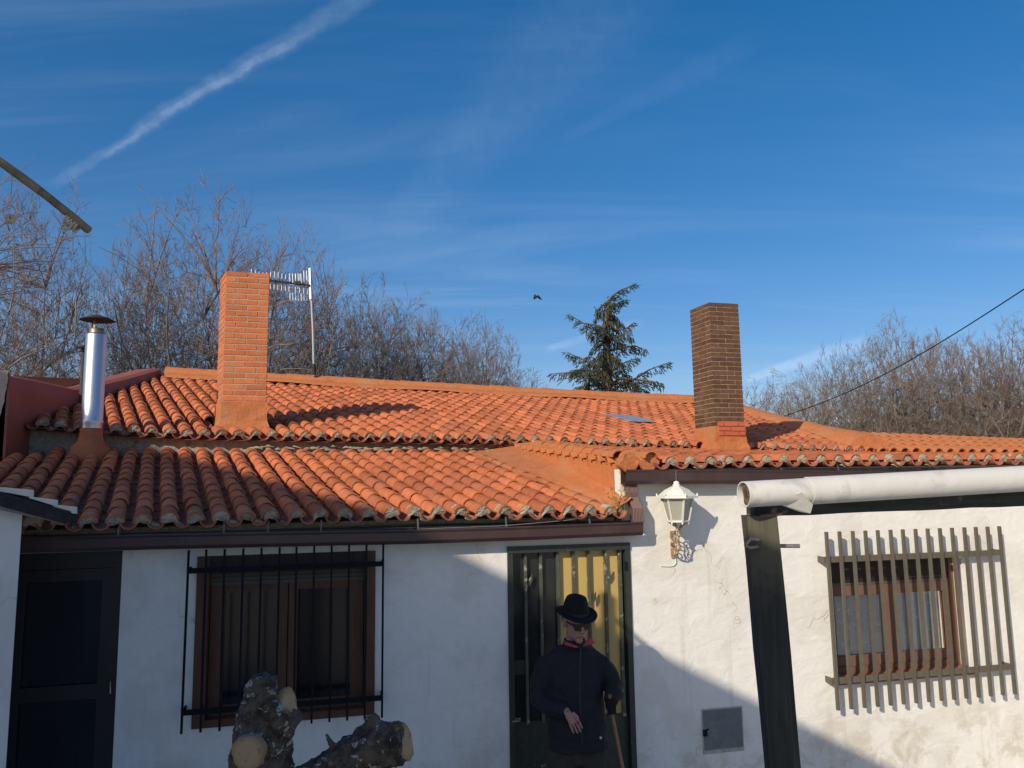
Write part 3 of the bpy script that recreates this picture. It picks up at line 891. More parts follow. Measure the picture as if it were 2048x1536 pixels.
def ribbed_pipe(mb, pts, w, dpt):
    rings = []
    for p, t in pts:
        p = V(p); t = V(t).normalized(); side = FE
        fwd = t.cross(side).normalized()
        if fwd.dot(FN) < 0: fwd = -fwd
        ring = []
        nrib = 7
        for q in range(nrib * 2 + 1):
            f = -1 + 2 * q / (nrib * 2); ring.append(p + side * (w / 2 * f) + fwd * (dpt / 2 + (0.004 if q % 2 else 0)))
        for q in range(nrib * 2 + 1):
            f = 1 - 2 * q / (nrib * 2); ring.append(p + side * (w / 2 * f) - fwd * (dpt / 2))
        rings.append(ring)
    mb.loft(rings, True, False)
def fpp(px, py, d): s, z = FP(px, py, d); return F(s, d, z)
M_PIPE = material('brown ribbed downpipe', (0.15, 0.085, 0.07), 0.5, 0.12, 8, spec=0.4)
dpw = MB()
a, b_, c, d = fpp(1263, 966, 0.07), fpp(1263, 993, 0.07), fpp(1273, 1018, 0.105), fpp(1274, 1046, 0.105)
ribbed_pipe(dpw, [(a, (0, 0, -1)), (b_, (0, 0, -1))], 0.082, 0.06)
ribbed_pipe(dpw, [(b_ - UP * 0.004, (0, 0, -1)), (c, (b_ - c) * -0.7 + V((0, 0, -.03))), (c - UP * 0.02, (0, 0, -1)), (d, (0, 0, -1))], 0.09, 0.066)
dp_o = dpw.build('downpipe', M_PIPE, HOUSE)
mm_ = MB(); Fbox(mm_, *(lambda s: (s - 0.047, s + 0.047))(FP(1263, 990, 0.07)[0]), 0.035, 0.108, FP(1263, 992, .07)[1] - 0.004, FP(1263, 986, .07)[1] + 0.004)
mm_.build('pipe_collar', M_PIPE, dp_o)
# ------------------------------------------------------------------ main door
M_GREEN = material('worn green door paint', (0.028, 0.034, 0.026), 0.45, 0.3, 12, 0.0, 0.25, 30, False, (0.20, 0.20, 0.15), 14.0, 0.66, 0.74, spec=0.5)
M_GREENL = material('flaking green moulding', (0.075, 0.082, 0.058), 0.5, 0.3, 14, 0.0, 0.4, 40, False, (0.34, 0.33, 0.26), 16.0, 0.56, 0.68, spec=0.5)
M_OCHRE = material('ochre glass', (0.52, 0.36, 0.115), 0.30, 0.06, 6, 0.0, 0.03, 20, spec=0.5)
M_BLACKP = material('dark door glass', (0.020, 0.022, 0.022), 0.22, 0.2, 8, 0, 0.04, 20, spec=0.5)
door = MB()
fw = 0.045
zD0 = -0.06
Fbox(door, sDL, sDL + fw, -0.10, 0.012, zD0, zDT - 0.055); Fbox(door, sDR - fw, sDR, -0.10, 0.012, zD0, zDT - 0.055)
Fbox(door, sDL, sDR, -0.10, 0.020, zDT - 0.055, zDT)
DOOR = door.build('door', M_GREEN, EXT, label='dark green double door with black and ochre glass strips')
mx = [FP(x, 1270, -0.03)[0] for x in (1024, 1053, 1084, 1118, 1150, 1181, 1215, 1244)]
zp = FP(1133, 1437, -0.03)[1]; zt_ = zDT - 0.056
leaf = MB()
Fbox(leaf, sDL + fw + 0.002, sDR - fw - 0.002, -0.075, -0.045, -0.05, zp)
Fbox(leaf, mx[0] - 0.0, mx[1] - 0.005, -0.07, -0.035, FP(1035, 1350, -0.03)[1], FP(1035, 1321, -0.03)[1])
leaf.build('lower_panel', M_GREEN, DOOR)
for i in range(7):
    p = MB(); z0 = zp
    Fbox(p, mx[i] + 0.006, mx[i + 1] - 0.006, -0.070, -0.056, zp + 0.001, zt_)
    p.build('glass_strip', M_OCHRE if i >= 3 else M_BLACKP, DOOR)
for i, x in enumerate(mx):
    p = MB(); w = 0.011 if 0 < i < 7 else 0.013
    Fbox(p, x - w, x + w, -0.052, -0.022 + (0.006 if i in (3,) else 0), zp - 0.02, zt_ - 0.004)
    p.build('moulding', M_GREENL, DOOR)
for x, y in ((1061, 1160), (1189, 1196), (1218, 1150)):
    s, z = FP(x, y, -0.015); p = MB()
    p.add([F(s - .012, -.012, z - .05), F(s + .014, -.012, z - .005), F(s + .014, -.012, z + .05), F(s - .012, -.012, z + .005),
           F(s - .012, -.024, z - .05), F(s + .014, -.024, z - .005), F(s + .014, -.024, z + .05), F(s - .012, -.024, z + .005)],
          [(0, 1, 2, 3), (7, 6, 5, 4), (0, 4, 5, 1), (1, 5, 6, 2), (2, 6, 7, 3), (3, 7, 4, 0)])
    p.build('diamond_ornament', M_GREENL, DOOR)
p = MB(); s, z = FP(1030, 1441, -0.01); Fbox(p, s - .02, s + .05, -0.044, -0.028, z - 0.012, z + 0.012); p.tube([F(s + .03, -.028, z), F(s + .03, 0.01, z), F(s - .03, 0.014, z)], 0.007, 8)
p.build('latch', material('worn steel', (0.35, 0.34, 0.32), 0.4, 0.2, 30, metal=0.8), DOOR)
p = MB(); s, z = FP(1250, 1130, 0.0)
Fbox(p, s - .012, s + .012, 0.013, 0.024, z - .04, z + .03); p.build('hinge', M_IROND, DOOR)

# ------------------------------------------------------------------ left (shaded) door
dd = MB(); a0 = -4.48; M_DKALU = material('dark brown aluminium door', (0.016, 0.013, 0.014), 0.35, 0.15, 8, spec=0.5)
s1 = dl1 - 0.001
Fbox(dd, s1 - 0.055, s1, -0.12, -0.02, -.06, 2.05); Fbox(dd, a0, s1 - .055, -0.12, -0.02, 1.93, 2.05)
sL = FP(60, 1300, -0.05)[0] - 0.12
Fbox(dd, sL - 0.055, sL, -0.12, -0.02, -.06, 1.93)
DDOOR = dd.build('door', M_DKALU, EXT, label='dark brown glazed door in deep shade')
lf = MB()
zr = FP(140, 1385, -0.05)[1]
Fbox(lf, s1 - 0.135, s1 - 0.057, -0.09, -0.04, 0.02, 1.925); Fbox(lf, sL + 0.002, sL + 0.07, -0.09, -0.04, 0.02, 1.925)
Fbox(lf, sL + 0.07, s1 - 0.135, -0.09, -0.04, 1.84, 1.925); Fbox(lf, sL + 0.07, s1 - 0.135, -0.09, -0.04, zr - 0.05, zr + 0.05); Fbox(lf, sL + 0.07, s1 - 0.135, -0.09, -0.04, 0.02, 0.16)
lf.build('leaf_frame', M_DKALU, DDOOR)
for z0, z1 in ((0.165, zr - .055), (zr + .055, 1.835)):
    p = MB(); Fbox(p, sL + .074, s1 - .139, -.070, -.064, z0, z1); p.build('pane', M_GLASSD, DDOOR)
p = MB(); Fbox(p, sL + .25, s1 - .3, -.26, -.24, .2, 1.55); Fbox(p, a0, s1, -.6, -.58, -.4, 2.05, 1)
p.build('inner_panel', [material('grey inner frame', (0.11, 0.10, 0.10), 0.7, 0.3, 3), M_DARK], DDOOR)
p = MB(); s, z = FP(222, 1368, -0.02); p.tube([F(s, -.04, z + .02), F(s, .0, z + .02), F(s + .004, .004, z - .06)], 0.006, 6)
p.build('handle', material('brushed handle', (0.4, 0.38, 0.34), 0.35, 0.1, 30, metal=0.9), DDOOR)
p = MB(); Fbox(p, a0, sL - .056, -.1, -.05, 0, 1.92); p.build('side_panel', M_DKALU, DDOOR)
# vent ring high on the wall beside it
s, z = FP(283, 1108, 0.0)
p = MB(); p.tube([F(s, 0.001, z), F(s, 0.02, z)], 0.05, 18); p.build('wall_vent', M_WALL, EXT)

# ------------------------------------------------------------------ left window and its grille
LW = MB(); D0 = -0.02
def wx(x): return FP(x, 1280, -0.04)[0]
def wz(y): return FP(570, y, -0.04)[1]
Fbox(LW, wL0 + .001, wx(416), -.14, .014, wLb + .001, wLt - .001); Fbox(LW, wx(728), wL1 - .001, -.14, .014, wLb + .001, wLt - .001)
Fbox(LW, wx(416), wx(728), -.14, .012, wLb + .001, wLb + .055)
WINL = LW.build('window', M_WOOD, EXT, label='brown wooden window behind black bars in shade')
p = MB(); Fbox(p, wx(416) + .001, wx(728) - .001, -.14, .004, wz(1142), wLt - .001); p.build('shutter_box', M_WOODD, WINL)
for i in range(3):
    p = MB(); z1 = wz(1142) - i * 0.031; Fbox(p, wx(416) + .002, wx(728) - .002, -.070, -.052 + (.004 if i == 2 else 0), z1 - .029, z1 - .001)
    p.build('shutter_slat', material('beige shutter slat', (0.10, 0.085, 0.068), 0.6, 0.15, 9), WINL)
zs0, zs1 = wz(1142) - .002, wLb + .056
for a, b_ in ((417, 574), (575, 727)):
    p = MB(); A, B_ = wx(a) + .002, wx(b_) - .002; t_ = wx(446) - wx(417)
    q = t_ * .98 if a == 417 else wx(593) - wx(575)
    q2 = wx(574) - wx(554) if a == 417 else wx(727) - wx(702)
    Fbox(p, A, A + q, -.128, -.074, zs1, zs0); Fbox(p, B_ - q2, B_, -.128, -.074, zs1, zs0)
    Fbox(p, A + q, B_ - q2, -.126, -.076, zs0 - .14, zs0); Fbox(p, A + q, B_ - q2, -.126, -.076, zs1, zs1 + .075)
    sash = p.build('sash', M_WOOD, WINL)
    g_ = MB(); Fbox(g_, A + q + .001, B_ - q2 - .001, -.104, -.098, zs1 + .076, zs0 - .141); g_.build('pane', M_GLASSD, WINL)
cu = MB(); rings = []
for i in range(61):
    s_ = wx(420) + (wx(724) - wx(420)) * i / 60; d_ = -.20 + .012 * math.sin(i * 1.1) + .006 * math.sin(i * 2.7)
    d_ = -.2 + .002 * math.sin(i * 1.1); rings.append([F(s_, d_, wLb + .05), F(s_, d_, wLt - .05)])
cu.loft(rings, False, True, 0, False)
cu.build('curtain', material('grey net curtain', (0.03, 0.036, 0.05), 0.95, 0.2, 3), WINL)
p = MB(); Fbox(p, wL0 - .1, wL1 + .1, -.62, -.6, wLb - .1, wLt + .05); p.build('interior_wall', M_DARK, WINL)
def grille(parent, n, top0, top1, bot0, bot1, d, half, zr1, zr2, mat, ext0, ext1, rh=0.026):
    G = MB()
    sA = (FP(*top0, d)[0] + FP(*bot0, d)[0]) / 2; sB = (FP(*top1, d)[0] + FP(*bot1, d)[0]) / 2
    z1 = (FP(*top0, d)[1] + FP(*top1, d)[1]) / 2; z0 = (FP(*bot0, d)[1] + FP(*bot1, d)[1]) / 2
    rails = []
    for z, hh in ((zr1, rh), (zr2, rh)):
        m = MB(); Fbox(m, sA - ext0, sB + ext1, d - .026, d - .013, z - hh, z + hh)
        for ss_ in (sA - ext0, sB + ext1 - .01): Fbox(m, ss_, ss_ + .010, -.02, d - .0265, z - hh, z + hh)
        rails.append(m)
    g_ = rails[0].build('grille', mat, parent)
    rails[1].build('rail', mat, parent)
    for i in range(n):
        m = MB(); s_ = sA + (sB - sA) * i / (n - 1); j = RND.uniform(-.002, .002)
        m.hexa(F(s_ + j, d, (z0 + z1) / 2), FE * half + UP * 0, FN * half, UP * ((z1 - z0) / 2) + FE * j)
        m.build('grille_bar', mat, parent)
grille(WINL, 12, (376, 1098), (766, 1090), (363, 1470), (764, 1433), 0.15, .0078, FP(570, 1135, .14)[1], FP(570, 1411, .14)[1], M_IROND, .006, .006, .019)

# ------------------------------------------------------------------ right window and its grille
M_BRWOOD = material('red brown window frame', (0.18, 0.095, 0.062), 0.6, 0.15, 6, 0.05, 0.1, 40, stretch=(5, 5, .8))
RW = MB()
def rx(x, d=-.1): return FP(x, 1230, d)[0]
def rz(y, d=-.1): return FP(1795, y, d)[1]
f0 = 0.05
Fbox(RW, wR0 + .001, wR0 + f0, -.20, -.11, wRb + .03, wRt - .001); Fbox(RW, wR1 - f0, wR1 - .001, -.20, -.11, wRb + .03, wRt - .001)
Fbox(RW, wR0 + f0, wR1 - f0, -.20, -.11, wRb + .03, wRb + .08)
WINR = RW.build('window', M_BRWOOD, HOUSE, label='brown window with lace curtains behind a bronze bar grille')
p = MB(); Fbox(p, wR0 + f0 + .001, wR1 - f0 - .001, -.20, -.115, wRt - .17, wRt - .002); p.build('shutter_box', M_WOODD, WINR)
for i in range(3):
    p = MB(); z1 = wRt - .172 - i * .024; Fbox(p, wR0 + f0 + .002, wR1 - f0 - .002, -.15, -.132, z1 - .022, z1 - .001)
    p.build('shutter_slat', M_WOODD if i < 2 else material('beige shutter slat', (0.10, 0.085, 0.068), 0.6, 0.15, 9), WINR)
zt2_, zb2_ = wRt - .245, wRb + .081
smid = (wR0 + wR1) / 2 + .005
for a, b_ in ((wR0 + f0 + .002, smid - .001), (smid + .001, wR1 - f0 - .002)):
    p = MB(); q = .052
    Fbox(p, a, a + q, -.195, -.135, zb2_, zt2_); Fbox(p, b_ - q, b_, -.195, -.135, zb2_, zt2_)
    Fbox(p, a + q, b_ - q, -.193, -.137, zt2_ - .09, zt2_); Fbox(p, a + q, b_ - q, -.193, -.137, zb2_, zb2_ + .085)
    p.build('sash', M_BRWOOD, WINR)
    p = MB(); Fbox(p, a + q + .001, b_ - q - .001, -.168, -.163, zb2_ + .086, zt2_ - .091); p.build('pane', M_GLASS, WINR)
# lace curtain: embroidered net
def lace_material():
    m = bpy.data.materials.new('lace'); m.use_nodes = True; t = m.node_tree; t.nodes.clear(); b = NB(t)
    geo = b.n('ShaderNodeNewGeometry'); pos = geo.outputs['Position']
    vo = b.n('ShaderNodeTexVoronoi', feature='DISTANCE_TO_EDGE'); vo.inputs['Scale'].default_value = 15; b.lk(b.mapping(pos, (1, 1, .8)), vo.inputs['Vector'])
    n1 = b.noise(pos, 6, 3, .6, 2.0); n2 = b.noise(pos, 28, 3, .6, 1.5)
    flower = b.math('MULTIPLY', b.mrange(n1, .50, .60), b.mrange(n2, .46, .56))
    edge = b.math('MULTIPLY', b.mrange(vo.outputs[0], .0, .05, 1, 0), b.mrange(n1, .47, .58))
    dens = b.math('MAXIMUM', b.math('MAXIMUM', flower, edge), .70, clamp=True)
    df = b.n('ShaderNodeBsdfDiffuse'); df.inputs[0].default_value = (.86, .86, .82, 1)
    tr = b.n('ShaderNodeBsdfTransparent'); mx_ = b.n('ShaderNodeMixShader')
    b.lk(dens, mx_.inputs[0]); b.lk(tr.outputs[0], mx_.inputs[1]); b.lk(df.outputs[0], mx_.inputs[2])
    o = b.n('ShaderNodeOutputMaterial'); b.lk(mx_.outputs[0], o.inputs[0]); return m
cu = MB(); rings = []
for i in range(81):
    s_ = wR0 + f0 + (wR1 - wR0 - 2 * f0) * i / 80; d_ = -.212 + .010 * math.sin(i * .8) + .006 * math.sin(i * 2.1)
    rings.append([F(s_, d_, zb2_ + .02), F(s_, d_ * 1.0, zt2_ - .02)])
cu.loft(rings, False, True, 0, False)
cu.build('lace_curtain', lace_material(), WINR)
p = MB(); Fbox(p, wR0 - .1, wR1 + .1, -.85, -.83, wRb - .1, wRt + .05); p.build('interior_wall', material('dim room', (0.22, 0.22, 0.22), 0.9, 0.4, 3), WINR)
# sill of curved brown tiles
for i in range(11):
    w_ = (wR1 - wR0 + .08) / 11; s_ = wR0 - .02 + w_ * i; p = MB(); rings = []
    for ss_ in (s_ + .002, s_ + w_ - .002):
        rings.append([F(ss_, -.109, wRb + .03), F(ss_, -.05, wRb + .026), F(ss_, .0, wRb + .012), F(ss_, .028, wRb - .008), F(ss_, .032, wRb - .03), F(ss_, .02, wRb - .03), F(ss_, .012, wRb - .012), F(ss_, -.02, wRb - .002), F(ss_, -.109, wRb + .004)])
    p.loft(rings, True, False); p.build('sill_tile', material('glazed brown sill tile', (0.27, 0.10, 0.05), 0.45, 0.15, 12, 0.10, spec=.5), WINR)
grille(WINR, 15, (1650.5, 1060), (1997.5, 1056), (1678, 1416), (2032, 1392), 0.105, .0122, FP(1815, 1113, .1)[1], FP(1840, 1349, .1)[1], M_IRON, .035, .004)

# ------------------------------------------------------------------ steel hatch in the wall
p = MB(); Fbox(p, hx0 - .004, hx1 + .004, .001, .006, hzb - .004, hzt + .004)
HATCH = p.build('meter_hatch', material('hatch frame plaster', (0.42, 0.40, 0.36), .9, .25, 12), HOUSE)
p = MB(); Fbox(p, hx0 + .008, hx1 - .008, .007, .013, hzb + .030, hzt - .008); p.build('hatch_door', material('grey painted steel', (0.135, 0.145, 0.155), 0.5, 0.2, 9, 0, .1, 20, False, (.22, .22, .22), 5, .55, .7, spec=.5), HATCH)
p = MB(); Fbox(p, hx0 - .004, hx0 + .03, .014, .028, (hzb + hzt) / 2 - .03, (hzb + hzt) / 2 + .02); Fbox(p, hx0 + .03, hx0 + .05, .014, .022, (hzb + hzt) / 2 + .015, (hzb + hzt) / 2 + .025)
p.build('hasp', M_IROND, HATCH)

# ------------------------------------------------------------------ wall lantern
LAN = thing('wall_lantern', 'white six sided wall lantern on a rusty scroll bracket beside the downpipe', 'lantern')
M_WIRON = material('chipped white iron', (0.74, 0.72, 0.64), 0.6, 0.08, 12, 0, .2, 50, False, (0.30, 0.15, 0.07), 16, .66, .74)
M_RUST = material('rusty white iron', (0.36, 0.235, 0.14), 0.8, 0.4, 30, 0, .4, 60, False, (0.62, 0.57, 0.46), 26, .50, .60, tint2=(.16, .075, .035), t2scale=30, t2lo=.52, t2hi=.62)
LD = 0.185
ls, _ = FP(1355, 1020, LD)
zz = lambda y: FP(1355, y, LD)[1]
lc = lambda z: F(ls, LD, z)
def hexring(z, r, n=6, rot=math.pi / 6):
    c = lc(z); return [c + (FE * math.cos(2 * math.pi * k / n + rot) + FN * math.sin(2 * math.pi * k / n + rot)) * r for k in range(n)]
rim = .165
p = MB()
p.loft([hexring(zz(996), rim + .008), hexring(zz(992), rim + .006), hexring(zz(990), rim - .012), hexring(zz(979), .098), hexring(zz(974), .055), hexring(zz(972), .036)], True, False)
p.lathe(lc(zz(972)), [(.034, 0), (.032, .012), (.022, .016), (.026, .026), (.02, .036), (.008, .042), (0.001, .043)], 12)
p.build('hood', M_WIRON, LAN)
for q in hexring(zz(993), rim + .002):
    m = MB(); m.lathe(q, [(.004, 0), (.009, .012), (.007, .02), (.002, .028)], 8, caps=True); m.build('finial', M_WIRON, LAN)
top, bot = hexring(zz(997), .130), hexring(zz(1042), .086)
m = MB()
for k in range(6):
    m.span(top[k], bot[k], .013, .013, FN)
    m.span(bot[k], bot[(k + 1) % 6], .013, .016, UP); m.span(top[k], top[(k + 1) % 6], .010, .010, UP)
m.build('cage', M_WIRON, LAN)
M_LGLASS = material('frosted lantern glass', (0.36, 0.35, 0.29), 0.30, 0.08, 8, 0, .05, 60, spec=.5)
for k in range(6):
    m = MB(); a, b_, c_, d_ = bot[k], bot[(k + 1) % 6], top[(k + 1) % 6], top[k]
    cen = lc((zz(997) + zz(1042)) / 2); sh = lambda v: v + (cen - v) * .04
    m.quad(sh(a), sh(b_), sh(c_), sh(d_)); m.build('glass_pane', M_LGLASS, LAN)
for q in bot:
    m = MB(); m.lathe(q - UP * .03, [(.001, 0), (.007, .008), (.008, .016), (.004, .024)], 8, caps=True); m.build('drop', M_WIRON, LAN)
m = MB()
for q in bot: m.tube([q, q.lerp(lc(zz(1052)), .5) - UP * .012, lc(zz(1058))], .006, 6)
m.lathe(lc(zz(1072)), [(.012, 0), (.018, .015), (.010, .03), (.02, .05), (.024, .06)], 10, caps=True)
m.build('cradle', M_RUST, LAN)
ws = FP(1346, 1080, .01)[0]
m = MB(); z0, z1 = FP(1346, 1116, .01)[1], FP(1346, 1062, .01)[1]
Fbox(m, ws - .022, ws + .022, .002, .014, z0, z1); m.build('wall_plate', M_RUST, LAN)
m = MB()
def spiral(c, r0, turns, a0, sgn, d_off=0):
    pts = []
    for i in range(26):
        f = i / 25; a = a0 + sgn * turns * 2 * math.pi * f; r = r0 * (1 - .82 * f)
        pts.append(c + FN * (r * math.cos(a)) + UP * (r * math.sin(a)))
    return pts
arm0, arm1 = F(ws, .014, z0 + .03), lc(zz(1072))
curve = []
for i in range(17):
    f = i / 16; q = arm0.lerp(arm1, f) - UP * (.05 * math.sin(f * math.pi)) + FN * (.03 * math.sin(f * math.pi)); curve.append(q)
m.tube(curve, .0075, 6)
for c_, r0, a0, sgn in ((F(ws + .002, .075, z0 + .14), .05, -.5, 1), (F(ws, .06, z0 + .055), .042, 1.0, -1), (F(ws + .004, .125, z0 + .10), .04, 2.2, 1), (F(ws, .12, z0 + .19), .035, -1.4, -1)):
    m.tube(spiral(c_, r0, 1.4, a0, sgn), .0055, 6)
m.tube([F(ws, .014, z1 - .02), F(ws + .002, .08, z1 + .01), lc(zz(1066))], .006, 6)
m.build('scroll_bracket', M_RUST, LAN)
m = MB(); e0 = fpp(1351, 1117, .008)
m.tube([e0, fpp(1352, 1126, .008), fpp(1348, 1131, .006), fpp(1340, 1133, .006), fpp(1322, 1132, .006)], .005, 6); m.build('cable', M_WALL, LAN)
m = MB(); m.tube([lc(zz(969)) + UP * .0, F(ls + .012, .16, FP(1362, 940, .16)[1])], .0025, 5); m.build('wire', material('grey wire', (.2, .19, .18), .5, .1), LAN)

# ------------------------------------------------------------------ flue pipes on the extension's roof
M_STEEL = material('galvanised flue', (0.60, 0.61, 0.62), 0.40, 0.06, 6, 0, .05, 30, metal=1.0)
M_SOOT = material('sooty cap', (0.035, 0.028, 0.026), 0.7, 0.3, 12, 0, .2, 40)
FL = thing('flue_pipe', 'shiny steel stove flue with a dark conical cap on the extension roof', 'flue')
YF = 8.0
b0 = at_y(181, 893, YF); fx, fy = b0.x, YF
zf = lambda y: at_y(185, y, YF).z
pr = 20 / 1540 * YF
m = MB(); m.lathe((fx, fy, 0), [(pr, zf(858)), (pr, zf(848)), (pr * 1.03, zf(846)), (pr * 1.03, zf(842)), (pr * .98, zf(840)), (pr * .98, zf(671)), (pr * .9, zf(668)), (pr * .6, zf(668))], 28, caps=True); m.build('pipe', M_STEEL, FL)
m = MB(); m.lathe((fx, fy, 0), [(pr * .72, zf(669)), (pr * .72, zf(659)), (pr * .6, zf(657)), (pr * .5, zf(660))], 24, caps=True); m.build('collar', material('dull steel', (.25, .22, .17), .5, .2, 12, metal=.8), FL)
for k in range(3):
    m = MB(); a = .6 + k * 2.094; q = V((fx + pr * .62 * math.cos(a), fy + pr * .62 * math.sin(a), 0)); m.span(q + UP * zf(660), q + UP * zf(639), .018, .004, V((math.cos(a), math.sin(a), 0)))
    m.build('cap_strap', material('dull steel', (.25, .22, .17), .5, .2, 12, metal=.8), FL)
cr = 33 / 1540 * YF
m = MB(); m.lathe((fx, fy, 0), [(cr * .97, zf(641.5)), (cr, zf(641)), (cr * .7, zf(636.5)), (cr * .3, zf(632)), (.002, zf(630.5))], 28); m.lathe((fx, fy, 0), [(.002, zf(640)), (cr * .97, zf(641.5))], 28)
m.build('cap', M_SOOT, FL)
m = MB(); rings = []
for z, r in ((zf(910) - .1, pr * 1.9), (zf(896), pr * 1.75), (zf(886), pr * 1.25), (zf(872), pr * 1.06), (zf(857), pr * 1.04)):
    rings.append([V((fx + r * (1 + .05 * mnoise.noise(V((k, z * 7, 0)))) * math.cos(k * math.pi / 10), fy + r * math.sin(k * math.pi / 10), z + .012 * math.sin(k * 2.3) * (r > pr * 1.2))) for k in range(20)])
m.loft(rings, True, True); m.build('mortar_collar', material('orange flue mortar', (.42, .14, .06), .85, .15, 8, 0, .3, 20), FL)
F2 = thing('flue_pipe', 'small dark vent pipe mostly hidden behind the steel flue', 'flue')
q = at_y(165, 760, 9.3); m = MB(); zq = lambda y: at_y(165, y, 9.3).z
m.lathe((q.x, q.y, 0), [(.028, 2.9), (.028, zq(702))], 14, caps=True); m.build('pipe', material('dark vent pipe', (.06, .05, .045), .7, .2), F2)
m = MB(); m.lathe((q.x, q.y, 0), [(.05, zq(703)), (.03, zq(700)), (.03, zq(697)), (.105, zq(696)), (.03, zq(691)), (.002, zq(690))], 16, caps=True); m.build('cap', M_SOOT, F2)

# ------------------------------------------------------------------ television antenna
AN = thing('tv_antenna', 'silver television antenna on a thin mast behind the orange chimney', 'antenna')
M_AL = material('weathered aluminium', (.66, .66, .65), .45, .08, 20, metal=.7)
ap = lambda x, y, Y=13.05: at_y(x, y, Y)
bx = onv(627, 748, Y_RIDGE); YA = bx.y - .12
m = MB(); m.tube([at_y(628, 752, YA), at_y(626, 660, YA), at_y(620, 541, YA)], .022, 8); m.build('mast', material('grey mast', (.36, .36, .37), .5, .12, 20, metal=.4), AN)
m = MB(); m.tube([at_y(628, 750, YA), at_y(627.6, 728, YA)], .034, 10); m.build('mast_foot', M_SOOT, AN)
b0, b1 = at_y(622, 571, YA - .03), at_y(500, 556, YA - .55)
m = MB(); m.tube([b0, b1], .012, 6); m.build('boom', material('black boom', (.05, .05, .05), .5, .1), AN)
for k in range(15):
    f = .12 + .86 * k / 14 if k > 3 else .05 + .07 * k
    c = b0.lerp(b1, f); h = .165 - .03 * f
    m = MB(); m.tube([c + UP * (h + .02 * math.sin(k)), c + UP * .06], .0065, 5); m.build('director', M_AL, AN)
    m = MB(); m.tube([c - UP * .06, c - UP * h], .0065, 5); m.build('director', M_AL, AN)
    m = MB(); m.hexa(c, V((.02, 0, 0)), V((0, .02, 0)), UP * .02); m.build('clip', M_SOOT, AN)
for sg in (1, -1):                                  # the two reflector wings, upper and lower
    m = MB()
    for k in range(8):
        x = 578 + 5.6 * k
        if sg > 0: y0_, y1_ = 541 + (0 if k > 4 else 6), 570
        else: y0_, y1_ = 574, 602 - abs(k - 4) * .6
        m.tube([at_y(x + 1.5, y0_, YA - .12 + .02 * k), at_y(x + 2.5, y1_, YA - .12 + .02 * k)], .009, 5)
    m.tube([at_y(575, 577 if sg < 0 else 566, YA - .12), at_y(621, 572 if sg < 0 else 570, YA + .04)], .012, 5)
    m.build('reflector', M_AL, AN)
m = MB(); m.span(at_y(619, 536, YA - .04), at_y(621, 598, YA - .04), .03, .012, V((0, 1, 0))); m.build('reflector_edge', M_AL, AN)
m = MB(); m.hexa(at_y(596, 566, YA - .14), V((.045, 0, 0)), V((0, .03, 0)), UP * .03); m.build('dipole_box', M_SOOT, AN)

# ------------------------------------------------------------------ overhead cable
m = MB(); c0, c1 = at_y(2120, 531, 9.0), at_y(1560, 835, 17.0)
pts = []
for i in range(25):
    f = i / 24; q = c0.lerp(c1, f); q.z -= .22 * math.sin(f * math.pi); pts.append(q)
pts = [c0 + (c0 - pts[2]) * 3] + pts
m.tube(pts, .0085, 6)
tag(m.build('overhead_cable', material('black cable', (.015, .015, .015), .6, .1)), 'black overhead cable rising to the right across the sky', 'cable')

# ------------------------------------------------------------------ bird in flight
BI = thing('bird', 'small dark bird flying above the roof ridge beside the conifer', 'bird')
bc = at_y(1072, 594, 26); M_BIRD = material('black plumage', (.012, .012, .014), .6, .2, 10)
m = MB(); rings = []
for f, r in ((-1, .01), (-.75, .035), (-.45, .05), (-.1, .055), (.3, .045), (.6, .025), (1, .012)):
    c = bc + V((.10 * f, -.05 * f, .02 * f)); rings.append([c + V((0, math.cos(a) * r, math.sin(a) * r)) for a in [k * math.pi / 4 for k in range(8)]])
m.loft(rings, True, True); m.build('body', M_BIRD, BI)
for pts_ in ([(0, 0), (-5, -7), (-8, -4), (-9, 6), (-5, 6), (-3, -1)], [(2, -2), (5, -5), (13, 1), (19, 7), (12, 6), (5, 3)]):
    m = MB(); q = [at_y(1072 + x * .62 + 1, 594 + y * .9, 26) for x, y in pts_]; n = len(q)
    t2_ = [v + V((0, .02, .008)) for v in q]
    m.add(q + t2_, [tuple(range(n)), tuple(range(2 * n - 1, n - 1, -1))] + [(k, n + k, n + (k + 1) % n, (k + 1) % n) for k in range(n)]); m.build('wing', M_BIRD, BI)

